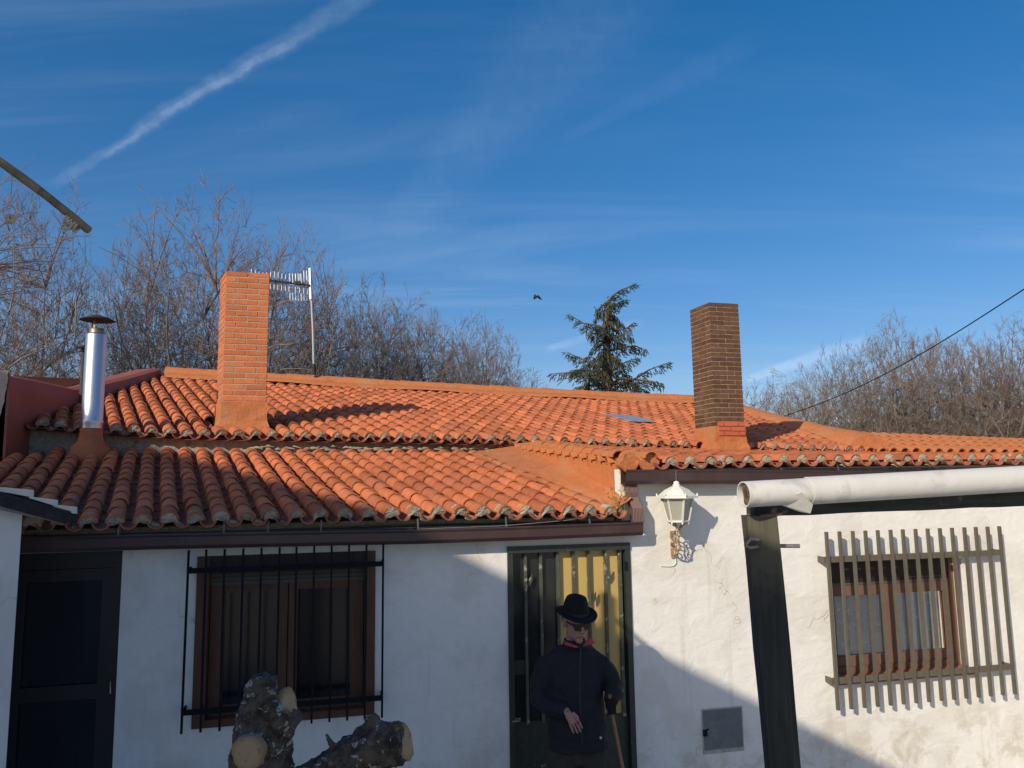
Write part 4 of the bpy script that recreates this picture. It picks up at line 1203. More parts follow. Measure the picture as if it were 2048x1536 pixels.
# ------------------------------------------------------------------ pergola on the right
PG = thing('pergola', 'dark weathered post and beam carrying a white plastic drain pipe', 'pergola')
def post_mat():
    m = bpy.data.materials.new('timber with painted lit top'); m.use_nodes = True; t = m.node_tree; t.nodes.clear(); b = NB(t)
    geo = b.n('ShaderNodeNewGeometry'); pos = geo.outputs['Position']
    st = b.noise(b.mapping(pos, (22, 22, 1.2)), 1.6, 6, .65, .3); big = b.noise(pos, 5, 4, .6)
    sep = b.n('ShaderNodeSeparateXYZ'); b.lk(pos, sep.inputs[0])
    hgt = b.math('ADD', sep.outputs[2], b.math('MULTIPLY', b.math('SUBTRACT', big, .5), .55))
    lit_top = b.mrange(hgt, 2.0, 2.26)                     # sunlit top and shaded lower post, painted into the colour
    worn = b.mix(st, (.030, .036, .024), (.14, .12, .075))  # brighter tone for the sunlit top
    dark = b.mix(b.mrange(st, .4, .75), (.010, .012, .011), (.035, .040, .034))
    col = b.mix(lit_top, dark, worn)
    bs = b.n('ShaderNodeBsdfPrincipled'); b.lk(col, bs.inputs['Base Color']); bs.inputs['Roughness'].default_value = .75
    bp = b.n('ShaderNodeBump'); bp.inputs['Strength'].default_value = .5; bp.inputs['Distance'].default_value = .01; b.lk(st, bp.inputs['Height']); b.lk(bp.outputs[0], bs.inputs['Normal'])
    o = b.n('ShaderNodeOutputMaterial'); b.lk(bs.outputs[0], o.inputs[0]); return m
M_TAR = post_mat()
M_TARB = material('weathered dark beam', (.045, .050, .040), .75, .5, 3, 0, .5, 14, False, (.24, .20, .13), 7, .60, .70, stretch=(1.2, 1.2, 14))
YP = 2.95
pt_, pb_ = at_y(1527, 1034, YP), None
m = MB(); rings = []
ptop = at_y(1527, 1032, YP); pbot = at_y(1575, 1536, YP); dirp = (pbot - ptop) / (ptop.z - pbot.z)
wdt = 29 / 1540 * YP
for i in range(15):
    z = ptop.z * (1 - i / 14) ; c = ptop + dirp * (ptop.z - z)
    ring = []
    for k, (a, b_) in enumerate([(-1, -1), (-.3, -1.02), (.4, -1), (1, -1), (1, 0), (1, 1), (0, 1), (-1, 1), (-1, 0)]):
        j = mnoise.noise(V((k * 3.1, z * 3.0, 1))) * .006
        ring.append(c + V(((a + .10 * b_) * (wdt + j), (b_ - .10 * a) * (wdt + j) + wdt, (mnoise.noise(V((k, 0, 9))) * .012 if i == 0 else 0))))
    rings.append(ring)
m.loft(rings, True, False); m.build('post', M_TAR, PG)
# beam: sits on the post and runs off to the right, a little away from the camera
bm0, bm1 = at_y(1500, 1014, YP + .09), at_y(2120, 991, YP + .42)
m = MB(); rings = []
for i in range(13):
    c = bm0.lerp(bm1, i / 12); hh = .036 + .006 * mnoise.noise(V((i * .7, 2, 0)))
    rings.append([c + V((0, -.05, -hh)), c + V((0, .05, -hh)), c + V((0, .05, hh)), c + V((0, -.05, hh))])
m.loft(rings, True, False); m.build('beam', M_TARB, PG)
M_PVC = material('white drain pipe', (.64, .625, .575), .7, .06, 5, 0, .25, 9, False, (.50, .49, .45), 6, .52, .66, spec=.3)
M_PVC2 = material('rust streak', (.30, .13, .05), .9, .3, 40)
pa, pb2 = at_y(1487, 989, YP - .075), at_y(2140, 952, YP + .27)
ax = (pb2 - pa).normalized(); R_P = 25.5 / 1540 * (YP - .05)
sx = ax.cross(UP).normalized(); ux = sx.cross(ax).normalized()      # sx points towards the camera
if sx.y > 0: sx = -sx
m = MB(); n = 32; rings_o, rings_i = [], []
L_ = (pb2 - pa).length
def cut(a, f): return False
for i in range(2):
    c = pa if i == 0 else pb2
    rings_o.append([c + (sx * math.cos(2 * math.pi * k / n) + ux * math.sin(2 * math.pi * k / n)) * R_P for k in range(n)])
    rings_i.append([c + (sx * math.cos(2 * math.pi * k / n) + ux * math.sin(2 * math.pi * k / n)) * (R_P - .004) for k in range(n)])
m.loft(rings_o, False, True); m.loft([r[::-1] for r in rings_i], False, True)
m.add(rings_o[0] + rings_i[0], [(k, (k + 1) % n, n + (k + 1) % n, n + k) for k in range(n)])
m.build('drain_pipe', M_PVC, PG)
# overlapping half collar where two lengths join, and the plate below it
m = MB(); c0_, c1_ = pa + ax * .26, pb2
half = []
for c in (pa + ax * .265, pb2):
    half.append([c + (sx * math.cos(a) + ux * math.sin(a)) * (R_P + .004) for a in [math.radians(x) for x in range(-78, 103, 12)]])
m.loft(half, False, True, 0, False)
inner = [[c + (sx * math.cos(a) + ux * math.sin(a)) * (R_P + .001) for a in [math.radians(x) for x in range(-78, 103, 12)]] for c in (pa + ax * .265, pb2)]
m.loft([r[::-1] for r in inner], False, True, 0, False)
m.add(half[0] + inner[0], [(k, k + 1, len(half[0]) + k + 1, len(half[0]) + k) for k in range(len(half[0]) - 1)])
m.build('half_pipe', M_PVC, PG)
m = MB(); q = [at_y(1543, 1003, YP - .06), at_y(1604, 985, YP - .085), at_y(1626, 1010, YP - .06), at_y(1621, 1027, YP - .03), at_y(1602, 1024, YP - .03)]
m.add(q + [v + V((0, .012, 0)) for v in q], [(4, 3, 2, 1, 0), (5, 6, 7, 8, 9)] + [(k, (k + 1) % 5, 5 + (k + 1) % 5, 5 + k) for k in range(5)]); m.build('plate', M_PVC, PG)
m = MB(); rg = []
for t_ in (.012, .03, .20):
    c = pa + ax * t_ ; rg.append([c + (sx * math.cos(a) * (.62 + .16 * math.sin(3 * a + 1)) + ux * math.sin(a) * (.8 + .1 * math.sin(5 * a))) * R_P for a in [2 * math.pi * k / 20 for k in range(20)]])
m.loft(rg, True, True); m.build('rotten_beam_end', material('rotten wood', (.16, .10, .065), .95, .5, 25, 0, .8, 40, False, (.04, .03, .025), 14, .5, .65), PG)
for x, y in ((1612, 987), (1638, 987), (1685, 972), (1963, 968)):
    d = ray(x, y); # point on the pipe's front
    f = (x - 1487) / (2140 - 1487); c = pa.lerp(pb2, f) ; q = CAM + d * ((c - CAM).dot(ray(x, y)) / d.dot(d)); q = q - d.normalized() * (R_P + .0)
    m = MB(); m.tube([q + d.normalized() * .012, q - d.normalized() * .004], .0065, 8); m.build('screw', M_PVC2 if x != 1685 else M_IROND, PG)
    if x != 1685:
        m = MB(); m.hexa(q - UP * .012 + d.normalized() * .001, V((.004, 0, 0)), d.normalized() * .002, UP * .014, 0, .001); m.build('rust_streak', M_PVC2, PG)
# steel rod hooked through the post
m = MB(); hk = [at_y(1517, 1079, YP - .02), at_y(1501, 1077, YP - .03), at_y(1491, 1091, YP - .03), at_y(1500, 1095, YP - .02), at_y(1515, 1093, YP)]
m.tube(hk, .0075, 6); m.tube([at_y(1555, 1092, YP + .06), at_y(1599, 1092, YP + .06)], .008, 6); m.build('steel_rod', material('rod steel', (.26, .24, .22), .5, .2, 30, metal=.5), PG)
m = MB(); m.tube([at_y(1520, 1033, YP + .0), at_y(1560, 1028, YP - .01), at_y(1572, 1021, YP + .03)], .007, 6); m.build('binding_wire', material('rusty wire', (.16, .09, .06), .8, .3, 30), PG)

# ------------------------------------------------------------------ pole with strings, upper left
PO = thing('wooden_pole', 'slanting bare wooden pole tied with rope at upper left', 'pole')
M_POLE = material('grey brown pole', (.27, .195, .115), .8, .35, 3, 0, .35, 14, False, (.07, .055, .05), 3.5, .56, .62, stretch=(3, 3, 3))
PS = 1.0
q0, q1 = at_y(178, 461, 2.6), at_y(-330, 68, 2.45)
m = MB(); pts, rs = [], []
for i in range(19):
    f = i / 18; c = q0.lerp(q1, f); c.z += .006 * math.sin(f * 9) ; pts.append(c); rs.append(PS * (.0138 + .003 * f) * (1 + .05 * math.sin(i * 1.7)))
m.tube(pts, rs, 12); m.build('shaft', M_POLE, PO)
m = MB(); m.tube([(q1.x + .05, q1.y, -.45), (q1.x + .04, q1.y, q1.z + .12)], .05, 10); m.build('support_post', M_POLE, PO)
M_ROPE = material('cream rope', (.60, .50, .33), .95, .25, 60, 0, .3, 90)
kn = at_y(147, 447, 2.6); pd = (q1 - q0).normalized(); pn = pd.cross(V((0, 1, 0))).normalized()
m = MB()
for k in range(5):
    c = kn + pd * (.009 * (k - 2)); m.tube([c + (pn * math.cos(a) + V((0, 1, 0)) * math.sin(a)) * .020 + pd * (.005 * math.sin(a + k)) for a in [2 * math.pi * t / 14 for t in range(15)]], .0042, 6)
m.tube([kn - UP * .005 + pn * .016, kn + V((-.02, -.018, -.026)), kn + V((-.032, -.018, -.018))], .0045, 6); m.tube([kn + V((.01, -.021, -.01)), kn + V((.0, -.024, -.024)), kn + V((-.014, -.018, -.032))], .004, 6)
m.build('rope_knot', M_ROPE, PO)
m = MB(); m.tube([kn - UP * .02, at_y(146, 502, 2.6)], .0016, 5); m.build('string', M_ROPE, PO)
m = MB(); m.tube([at_y(25, 343, 2.58), at_y(20, 425, 2.58)], .0016, 5); m.build('string', M_ROPE, PO)
m = MB(); kb = at_y(21, 438, 2.58)
for k in range(7):
    a = k * .9; m.tube([kb + V((math.cos(t) * .013 * math.cos(a) - .003 * math.sin(a), math.cos(t) * .013 * math.sin(a), math.sin(t) * .013)) for t in [2 * math.pi * u / 10 for u in range(11)]], .0045, 5)
m.build('knot_ball', M_ROPE, PO)

# ------------------------------------------------------------------ outbuilding at the left edge
OB = thing('outbuilding', 'white outbuilding wall with stepped white verge tiles at the left edge', 'outbuilding')
YO = 5.0; back = V((-.62, .60, 0))
wc_ = at_y(40, 1100, YO); zv = lambda x, y: at_y(x, y, YO).z
zc0, zc1 = zv(0, 1004), zv(46, 1018)
m = MB(); q = [V((-5.2, YO, 0)), V((wc_.x, YO, 0)), V((wc_.x, YO, zc1)), V((-5.2, YO, zc0 + .30))]
r_ = [v + back for v in q]
m.add(q + r_, [(0, 1, 2, 3), (1, 5, 6, 2), (3, 2, 6, 7), (5, 4, 7, 6)])
m.build('wall', M_WALL, OB)
m = MB(); a, b_ = at_y(-60, 978, YO - .03), at_y(142, 1034, YO - .03); 
m.span(a - V((.6, 0, -.166)), b_, .14, .075, UP); m.build('verge_mortar', material('shadow black mortar', (.035, .033, .03), .95, .5, 20, 0, .7, 40), OB)  # black colour stands for the shadowed gap below the tiles
m = MB(); a, b_ = at_y(-60, 996, YO - .02), at_y(128, 1036, YO - .02); m.span(a, b_, .12, .05, UP); m.build('cornice', material('grey plaster', (.30, .28, .25), .9, .25, 10, 0, .4, 30), OB)
M_WT = material('white painted verge tile', (.80, .77, .64), .7, .06, 8, 0, .2, 40)
for x0, y0_, x1, y1_, yb in ((-70, 968, 58, 979, 993), (58, 993, 107, 999, 1011), (106, 1009, 146, 1013, 1027)):
    m = MB(); q = [at_y(x0, y0_, YO - .05), at_y(x1, y1_, YO - .05), at_y(x1, yb, YO - .05), at_y(x0, y0_ + 3, YO - .05)]
    m.add(q + [v + V((-.012, .07, -.004)) for v in q], [(3, 2, 1, 0), (4, 5, 6, 7), (0, 1, 5, 4), (1, 2, 6, 5), (2, 3, 7, 6), (3, 0, 4, 7)]); m.build('verge_tile', M_WT, OB)
m = MB(); a = at_y(-70, 985, YO); m.quad(a + V((0, .02, 0)), at_y(140, 1026, YO) + V((0, .02, 0)), at_y(140, 1026, YO) + V((-.3, .5, 0)), a + V((-.3, .5, 0))); m.build('roof', M_TILES, OB)

# ------------------------------------------------------------------ party wall painted dark red, upper left
PW = thing('party_wall', 'dark red painted parapet wall closing the left end of the roofs', 'wall')
prof = [(7.62, at_y(27, 745, 7.62).z), (8.3, at_y(80, 757, 8.3).z), (9.3, at_y(163, 775, 9.3).z), (9.9, at_y(205, 769, 9.9).z), (11.2, at_y(265, 752, 11.2).z), (LR.y, at_y(328, 736, LR.y).z)]
m = MB(); ri = []
for Y, z in prof:
    x = left_x(Y) - .02; th_ = .42
    ri.append([V((x + .03, Y, 1.2)), V((x + .02, Y, z - .16)), V((x - .02, Y, z - .03)), V((x - .10, Y, z)), V((x - th_, Y, z - .02)), V((x - th_, Y, 1.2))])
m.loft(ri, True, False); m.build('parapet', M_COATD, PW)
# pale front end and the red coat that creeps round onto it
m = MB(); x = left_x(7.62); zt0 = prof[0][1]
edge = []
for i in range(15):
    f = i / 14; z = zt0 + .02 - f * .62; w_ = .02 + .10 * f ** 2 + .015 * mnoise.noise(V((f * 9, 0, 0))); edge.append(V((x - w_ + .03, 7.612, z)))
far = [V((-7.2, 7.612, v.z + .05)) for v in edge]
m.add(edge + far, [(k, k + 1, 15 + k + 1, 15 + k) for k in range(14)])
m.build('pale_plaster', material('pale pink plaster', (.50, .39, .31), .95, .12, 7, 0, .5, 25, False, (.30, .22, .17), 6, .6, .72), PW)
m = MB(); m.add([(x + .03, 7.62, 1.2), (-7.2, 7.62, 1.2), (-7.2, 7.62, zt0 + .05), (x + .03, 7.62, zt0), (-7.2, 8.2, 1.2), (-7.2, 8.2, zt0 + .05)], [(0, 3, 2, 1)]); m.build('front', M_COATD, PW)
m = MB(); m.add([(x - .4, 7.63, zt0 - .01), (-7.2, 7.63, zt0 + .04), (-7.6, 12, zt0 + .3), (LR.x - .5, LR.y, prof[-1][1] - .2)], [(0, 1, 2, 3)]); m.build('roof', M_COATD, PW)

# ------------------------------------------------------------------ dry weed in the gutter corner
WE = thing('dry_weed', 'dry weeds growing in the gutter corner beside the downpipe', 'weed')
wb = fpp(1240, 1030, .10); r2 = random.Random(5)
m = MB()
for i in range(16):
    a = r2.uniform(-1, 1); L_ = r2.uniform(.08, .30); p0 = wb + FE * r2.uniform(-.06, .06)
    tip = p0 + FE * (a * L_ * .6 - .03) + UP * L_ * r2.uniform(.5, 1) + FN * r2.uniform(-.02, .04)
    m.tube([p0, p0.lerp(tip, .5) + UP * .02 + FE * r2.uniform(-.01, .01), tip], [.0025, .002, .001], 4)
m.build('stems', material('straw stems', (.34, .30, .13), .9, .3, 20), WE)
m = MB()
for i in range(40):
    p0 = fpp(r2.uniform(1205, 1250), r2.uniform(970, 1032), .11); v1 = V((r2.uniform(-1, 1), r2.uniform(-.3, .3), r2.uniform(-1, 1))) * .012
    m.hexa(p0, v1, V((0, .003, 0)), v1.cross(V((0, 1, 0))) * .35, 0, .001)
m.build('leaves', material('dry leaves', (.20, .15, .05), .9, .4, 30), WE)
m = MB(); m.tube([fpp(836, 1058, .16), fpp(1000, 1052, .15), fpp(1130, 1041, .14), fpp(1240, 1022, .12)], .0019, 5)
tag(m.build('loose_wire', material('pale wire', (.36, .34, .30), .6, .1)), 'thin pale loose wire lying along the lower gutter edge', 'wire')
# ------------------------------------------------------------------ the house across the yard, behind the camera: its gable shades the scene
NH = thing('neighbouring_house', 'gabled house standing behind the viewer across the yard', 'house')
def Fw(px, py): s, z = FP(px, py, 0); return F(s, 0, z)
W1, W2 = Fw(1045, 1182), Fw(1700, 1508)
kk = 11.0 / math.cos(SUN_EL)
G1, G2 = W1 - SUN_DIR * kk, W2 - SUN_DIR * kk
gd = (G2 - G1)
top = G1 - gd * 2.6; eav = G1 + gd * 1.5
topL = top + V((-4.5, -1.2, -2.2))
bk_ = V((-4.0, -7.0, 0))
m = MB(); lo = lambda v: V((v.x, v.y, -.45))
q = [lo(topL), lo(eav), eav - UP * .14, top - UP * .14, topL - UP * .14]
m.add(q + [v + bk_ for v in q], [(0, 1, 2, 3, 4), (9, 8, 7, 6, 5), (1, 6, 7, 2), (5, 0, 4, 9)])
m.build('wall', M_WALL, NH)
m = MB(); over = V((.05, .10, 0))
a, b_, c_ = topL + over, top + over, eav + over
for p0, p1 in ((a, b_), (b_, c_)):
    m.add([p0, p1, p1 + bk_, p0 + bk_, p0 - UP * .13, p1 - UP * .13, p1 + bk_ - UP * .13, p0 + bk_ - UP * .13], [(0, 1, 2, 3), (7, 6, 5, 4), (0, 4, 5, 1), (2, 6, 7, 3), (1, 5, 6, 2), (3, 7, 4, 0)])
m.build('roof', M_TILES, NH)

# ------------------------------------------------------------------ bare trees
def tube_batch(P, R, sides):
    """P: (n, k, 3) polylines, R: (n, k) radii -> verts, quads"""
    n, k, _ = P.shape
    d = np.empty_like(P); d[:, 1:-1] = P[:, 2:] - P[:, :-2]; d[:, 0] = P[:, 1] - P[:, 0]; d[:, -1] = P[:, -1] - P[:, -2]
    d /= np.linalg.norm(d, axis=2, keepdims=True) + 1e-9
    ref = np.where(np.abs(d[..., 2:3]) > .9, np.array([1., 0, 0]), np.array([0, 0, 1.]))
    x = np.cross(d, ref); x /= np.linalg.norm(x, axis=2, keepdims=True) + 1e-9; y = np.cross(d, x)
    ang = np.arange(sides) * 2 * np.pi / sides
    v = P[:, :, None, :] + R[:, :, None, None] * (x[:, :, None, :] * np.cos(ang)[None, None, :, None] + y[:, :, None, :] * np.sin(ang)[None, None, :, None])
    idx = np.arange(n * k * sides).reshape(n, k, sides)
    a = idx[:, :-1]; b_ = idx[:, 1:]
    f = np.stack([a, np.roll(a, -1, 2), np.roll(b_, -1, 2), b_], -1).reshape(-1, 4)
    return v.reshape(-1, 3), f

def mesh_np(name, batches, mat, smooth=True):
    vs, fs, o = [], [], 0
    for v, f in batches: vs.append(v); fs.append(f + o); o += len(v)
    v = np.concatenate(vs); f = np.concatenate(fs)
    me = bpy.data.meshes.new(name)
    me.vertices.add(len(v)); me.vertices.foreach_set('co', v.astype(np.float32).ravel())
    k = f.shape[1]
    me.loops.add(f.size); me.loops.foreach_set('vertex_index', f.astype(np.int32).ravel())
    me.polygons.add(len(f)); me.polygons.foreach_set('loop_start', np.arange(len(f), dtype=np.int32) * k)
    me.polygons.foreach_set('use_smooth', np.full(len(f), smooth))
    me.update(calc_edges=True); me.materials.append(mat)
    return me

def grow(rng, start, dirs, length, r0, r1, npts, wob, up):
    """n branches at once"""
    n = len(start); P = np.zeros((n, npts, 3)); P[:, 0] = start; d = dirs.copy()
    step = (length / (npts - 1))[:, None]
    for i in range(1, npts):
        d = d + rng.normal(0, wob, (n, 3)) + np.array([0, 0, up]); d /= np.linalg.norm(d, axis=1, keepdims=True)
        P[:, i] = P[:, i - 1] + d * step
    t = np.linspace(0, 1, npts)[None, :]
    R = r0[:, None] * (1 - t) + r1[:, None] * t
    return P, R
def spawn(rng, P, R, per, lo, hi, ang, lenf, rf, jitter=.35):
    """children along each parent polyline"""
    n, k, _ = P.shape
    t = rng.uniform(lo, hi, (n, per)); t.sort(axis=1)
    x = t * (k - 1); i0 = np.minimum(x.astype(int), k - 2); fr = (x - i0)[..., None]
    rows = np.arange(n)[:, None]
    st = P[rows, i0] * (1 - fr) + P[rows, i0 + 1] * fr
    pd = P[rows, i0 + 1] - P[rows, i0]; pd /= np.linalg.norm(pd, axis=2, keepdims=True) + 1e-9
    rd = rng.normal(0, 1, pd.shape); rd -= pd * (rd * pd).sum(2, keepdims=True); rd /= np.linalg.norm(rd, axis=2, keepdims=True) + 1e-9
    a = rng.normal(ang, .18, (n, per, 1)); d = pd * np.cos(a) + rd * np.sin(a)
    plen = np.linalg.norm(np.diff(P, axis=1), axis=2).sum(1)[:, None]
    ln = plen * lenf * (1.15 - .75 * t) * rng.uniform(1 - jitter, 1 + jitter, (n, per))
    pr = R[rows, i0] * (1 - fr[..., 0]) + R[rows, i0 + 1] * fr[..., 0]
    rr = np.minimum(pr * .75, pr * rf)
    return st.reshape(-1, 3), d.reshape(-1, 3), ln.ravel(), rr.ravel()

from mathutils import kdtree
def bare_tree_mesh(seed, stems, lean, n1, n2, n3, n4, twig, env, shell=.6):
    """stems, then limbs, branches and twigs that each reach for a point in a rounded crown from the nearest older wood"""
    H = 10.0; rng = np.random.default_rng(seed); ax_, bz, zc = env
    a = rng.uniform(-.3, .3, stems) + np.arange(stems) * 2.4
    l = np.sqrt(np.linspace(.02, 1.0, stems)) * lean
    d = np.stack([np.cos(a) * np.sin(l), np.sin(a) * np.sin(l), np.cos(l)], 1)
    st = np.stack([np.cos(a) * .18, np.sin(a) * .18, np.full(stems, -.3)], 1)
    P0, R0 = grow(rng, st, d, H * rng.uniform(.66, .84, stems), np.full(stems, H * .0105), np.full(stems, .014), 12, .085, .03)
    def targets(n, rim):
        out = []
        while len(out) < n:
            v = rng.normal(0, 1, 3); v /= np.linalg.norm(v)
            lim = 1.0 + .32 * mnoise.noise(V(tuple(v * 2.1 + seed * 3.7))) + .16 * mnoise.noise(V(tuple(v * 5.3 + seed)))
            r = rng.random() ** rim * lim
            p = v * r * np.array([ax_, ax_, bz]) + np.array([0, 0, zc])
            if p[2] > 1.6: out.append(p)
        return np.array(out)
    nodes, dirs_ = [], []
    def add_nodes(P):
        dd = np.gradient(P, axis=1); dd /= np.linalg.norm(dd, axis=2, keepdims=True) + 1e-9
        nodes.append(P.reshape(-1, 3)); dirs_.append(dd.reshape(-1, 3))
    def reach(T, npts, r0, r1, wob, maxlen):
        N_ = np.concatenate(nodes); D_ = np.concatenate(dirs_)
        kd = kdtree.KDTree(len(N_))
        for k, p in enumerate(N_): kd.insert(p, k)
        kd.balance(); src = np.zeros(len(T), int)
        for k, p in enumerate(T):
            best = None
            ov = V((p[0], p[1], p[2] - zc + bz * .55)).normalized(); pv = V(tuple(p))
            for co, ix, ds in kd.find_n(p, 16):
                cs = (pv - co).dot(ov) / max(ds, 1e-6)
                sc = ds * (1 + 1.6 * (1 - cs)) + max(0, .14 - ds) * 3
                if best is None or sc < best[0]: best = (sc, ix)
            src[k] = best[1]
        S, D0 = N_[src], D_[src]; L = np.linalg.norm(T - S, axis=1)
        ok = (L < maxlen) & (L > .06); S, D0, T, L = S[ok], D0[ok], T[ok], L[ok]
        G0 = (T - S) / L[:, None]; dt = (D0 * G0).sum(1, keepdims=True); D0 = np.where(dt > .45, D0, G0 + D0 * .10)
        C = S + (D0 * .32 + G0 * .55 + np.array([0, 0, .08])) * L[:, None] * .55
        t = np.linspace(0, 1, npts)[None, :, None]
        P = S[:, None] * (1 - t) ** 2 + C[:, None] * 2 * t * (1 - t) + T[:, None] * t ** 2
        P[:, 1:] += np.cumsum(rng.normal(0, wob * .6, P[:, 1:].shape), axis=1) * L[:, None, None]
        tt = t[..., 0]; lr = np.clip(L / maxlen, .25, 1)[:, None]
        return P, r0 * lr * (1 - tt) + r1 * tt
    add_nodes(P0)
    P1, R1 = reach(targets(n1, .45), 9, .042, .010, .012, 3.4); add_nodes(P1)
    P2, R2 = reach(targets(n2, .50), 7, .020, .006, .018, 2.2); add_nodes(P2)
    P3, R3 = reach(targets(n3, shell), 5, .009, twig, .03, 1.4); add_nodes(P3)
    s, d, ln, r = spawn(rng, P3, R3, n4, .10, 1.0, .48, .60, .9)
    ln = np.clip(ln, .14, .45)
    P4, R4 = grow(rng, s, d, ln, np.full(len(s), twig * .85), np.full(len(s), twig * .5), 3, .09, .05)
    bark = material('grey brown bark', (.15, .12, .095), .9, .3, 6, 0, .3, 20, False, (.22, .19, .15), 1.5, .5, .7)
    twg = material('brown grey twigs', (.205, .156, .126), .9, .2, .8, 0, 0, 20, False, (.27, .222, .185), .9, .45, .7)
    tr = mesh_np('trunk', [tube_batch(P0, R0, 7)], bark)
    cr = mesh_np('crown', [tube_batch(P1, R1, 5), tube_batch(P2, R2, 4), tube_batch(P3, R3, 3), tube_batch(P4, R4, 3)], twg)
    return tr, cr
TREES = [
    bare_tree_mesh(1, 3, .28, 60, 450, 2700, 4, .0056, (2.5, 4.9, 5.4), .55),       # tall and airy
    bare_tree_mesh(2, 9, .62, 130, 1000, 5400, 4, .0058, (4.4, 4.6, 5.2)),           # broad, many stems
    bare_tree_mesh(3, 7, .58, 120, 1000, 6400, 4, .0064, (4.2, 4.6, 5.2)),
    bare_tree_mesh(4, 8, .64, 130, 1100, 8800, 4, .0070, (4.6, 4.5, 5.3)),          # dense and round
    bare_tree_mesh(5, 6, .50, 120, 1000, 8200, 4, .0070, (3.8, 4.7, 5.2)),
]
TOPS = [float(np.percentile([q.co.z for q in t[1].vertices], 99.5)) for t in TREES]
print('tree tris', sum(len(m.polygons) * 2 for t in TREES for m in t))
def put_tree(x, ytop, Y, v, rot, wide, label, grp):
    p = at_y(x, ytop + (30 if x < 1100 else 14), Y); H = p.z
    t = thing('bare_tree', label, 'tree', grp)
    s = (H + .4) / TOPS[v]
    t.location = (p.x, Y, -.4); t.rotation_euler = (0, 0, rot)
    t.scale = (s * wide, s * wide, s)
    link('trunk', TREES[v][0], t); link('crown', TREES[v][1], t)
GL, GR = 'bare trees behind the roof on the left', 'bare trees behind the roof on the right'
for a in (
    (8, 330, 19.0, 0, .3, .9, 'tall airy bare tree at the left edge behind the hanging rope knot', GL),
    (92, 385, 20.5, 0, 2.4, .70, 'slender bare tree just left of the steel flue', GL),
    (285, 478, 23.5, 2, 1.0, .46, 'bare tree between the steel flue and the orange chimney', GL),
    (425, 398, 24.5, 1, .8, .74, 'broad many stemmed bare tree behind the orange chimney', GL),
    (585, 470, 26.0, 1, 2.1, .60, 'bare tree rising behind the television antenna', GL),
    (700, 568, 29.0, 3, .4, .66, 'dark bare tree just right of the antenna mast', GL),
    (795, 592, 30.0, 2, 1.9, .72, 'rounded bare tree third from the conifer on its left', GL),
    (885, 620, 31.0, 3, 3.0, .72, 'rounded bare tree second from the conifer on its left', GL),
    (972, 656, 30.0, 4, 5.1, .72, 'low bare tree nearest the conifer on its left', GL),
    (1535, 768, 34.0, 2, .2, .95, 'low bare tree just right of the dark chimney', GR),
    (1630, 742, 32.0, 3, 4.0, .85, 'small bare tree where the cable meets the roof', GR),
    (1715, 688, 29.0, 2, 2.6, .72, 'bare tree crossed by the cable left of the tallest right hand tree', GR),
    (1805, 655, 28.0, 4, 1.1, .75, 'tallest bare tree of the right hand group', GR),
    (1900, 672, 28.5, 3, 2.9, .68, 'dense bare tree second from the right edge', GR),
    (2000, 662, 28.0, 4, 4.4, .78, 'dense bare tree nearest the right edge', GR),
    (2100, 690, 29.0, 3, .9, .78, 'bare tree cut off by the right edge of the view', GR)):
    put_tree(*a)

# ------------------------------------------------------------------ conifer behind the ridge
CO = thing('conifer_tree', 'ragged dark green cedar rising behind the roof ridge', 'tree')
YC = 24.0; rc = random.Random(11)
cz = lambda x, y, dy=0: at_y(1040 + x * .166, 560 + y * .166, YC + dy)
trunk_px = [(1055, 1900), (1050, 1330), (1045, 900), (1035, 560), (1045, 400), (1062, 255)]
m = MB(); base = cz(1055, 1900); tp = [V((base.x, YC, 0))] + [cz(*p) for p in trunk_px[1:]]
m.tube(tp, [.26, .17, .13, .09, .06, .035], 9); m.build('trunk', material('cedar bark', (.12, .085, .06), .95, .3, 8, 0, .5, 20), CO)
BR = [[(1060, 260), (1120, 190), (1200, 130), (1385, 45)], [(1070, 330), (1120, 330), (1200, 265), (1290, 232)], [(1040, 275), (980, 320), (940, 380), (910, 470)], [(1010, 575), (900, 545), (760, 520), (585, 410)],
      [(1080, 555), (1160, 600), (1260, 600), (1375, 508)], [(1070, 400), (1130, 440), (1190, 510), (1250, 560)], [(1030, 740), (960, 735), (900, 790), (845, 850)], [(1080, 850), (1220, 820), (1380, 790), (1525, 850)],
      [(1010, 1060), (860, 1010), (700, 930), (552, 865)], [(1010, 1140), (820, 1140), (600, 1115), (355, 1130)], [(1100, 1100), (1200, 1030), (1290, 980), (1425, 935)], [(1080, 1260), (1350, 1210), (1560, 1080), (1810, 985)],
      [(1150, 1180), (1400, 1200), (1580, 1220), (1725, 1250)], [(1010, 1010), (940, 970), (870, 935), (800, 925)], [(1020, 1250), (880, 1270), (760, 1280), (650, 1300)], [(1080, 700), (1180, 680), (1280, 640), (1340, 700)],
      [(1060, 640), (1130, 720), (1200, 760), (1260, 780)], [(1100, 1150), (1200, 1100), (1260, 1110), (1330, 1180)], [(1100, 1250), (1220, 1180), (1330, 1220), (1420, 1290)], [(1100, 1330), (1250, 1260), (1400, 1290), (1530, 1330)],
      [(1040, 950), (1110, 920), (1170, 940), (1210, 990)], [(1030, 860), (980, 880), (960, 920), (950, 950)], [(1010, 1180), (900, 1200), (820, 1240), (800, 1310)], [(1000, 1120), (860, 1090), (720, 1080), (620, 1090)],
      [(1050, 1350), (900, 1380), (650, 1420), (450, 1450)], [(1060, 1400), (1300, 1380), (1600, 1400), (1800, 1420)]]
lim = MB(); pts_all = []
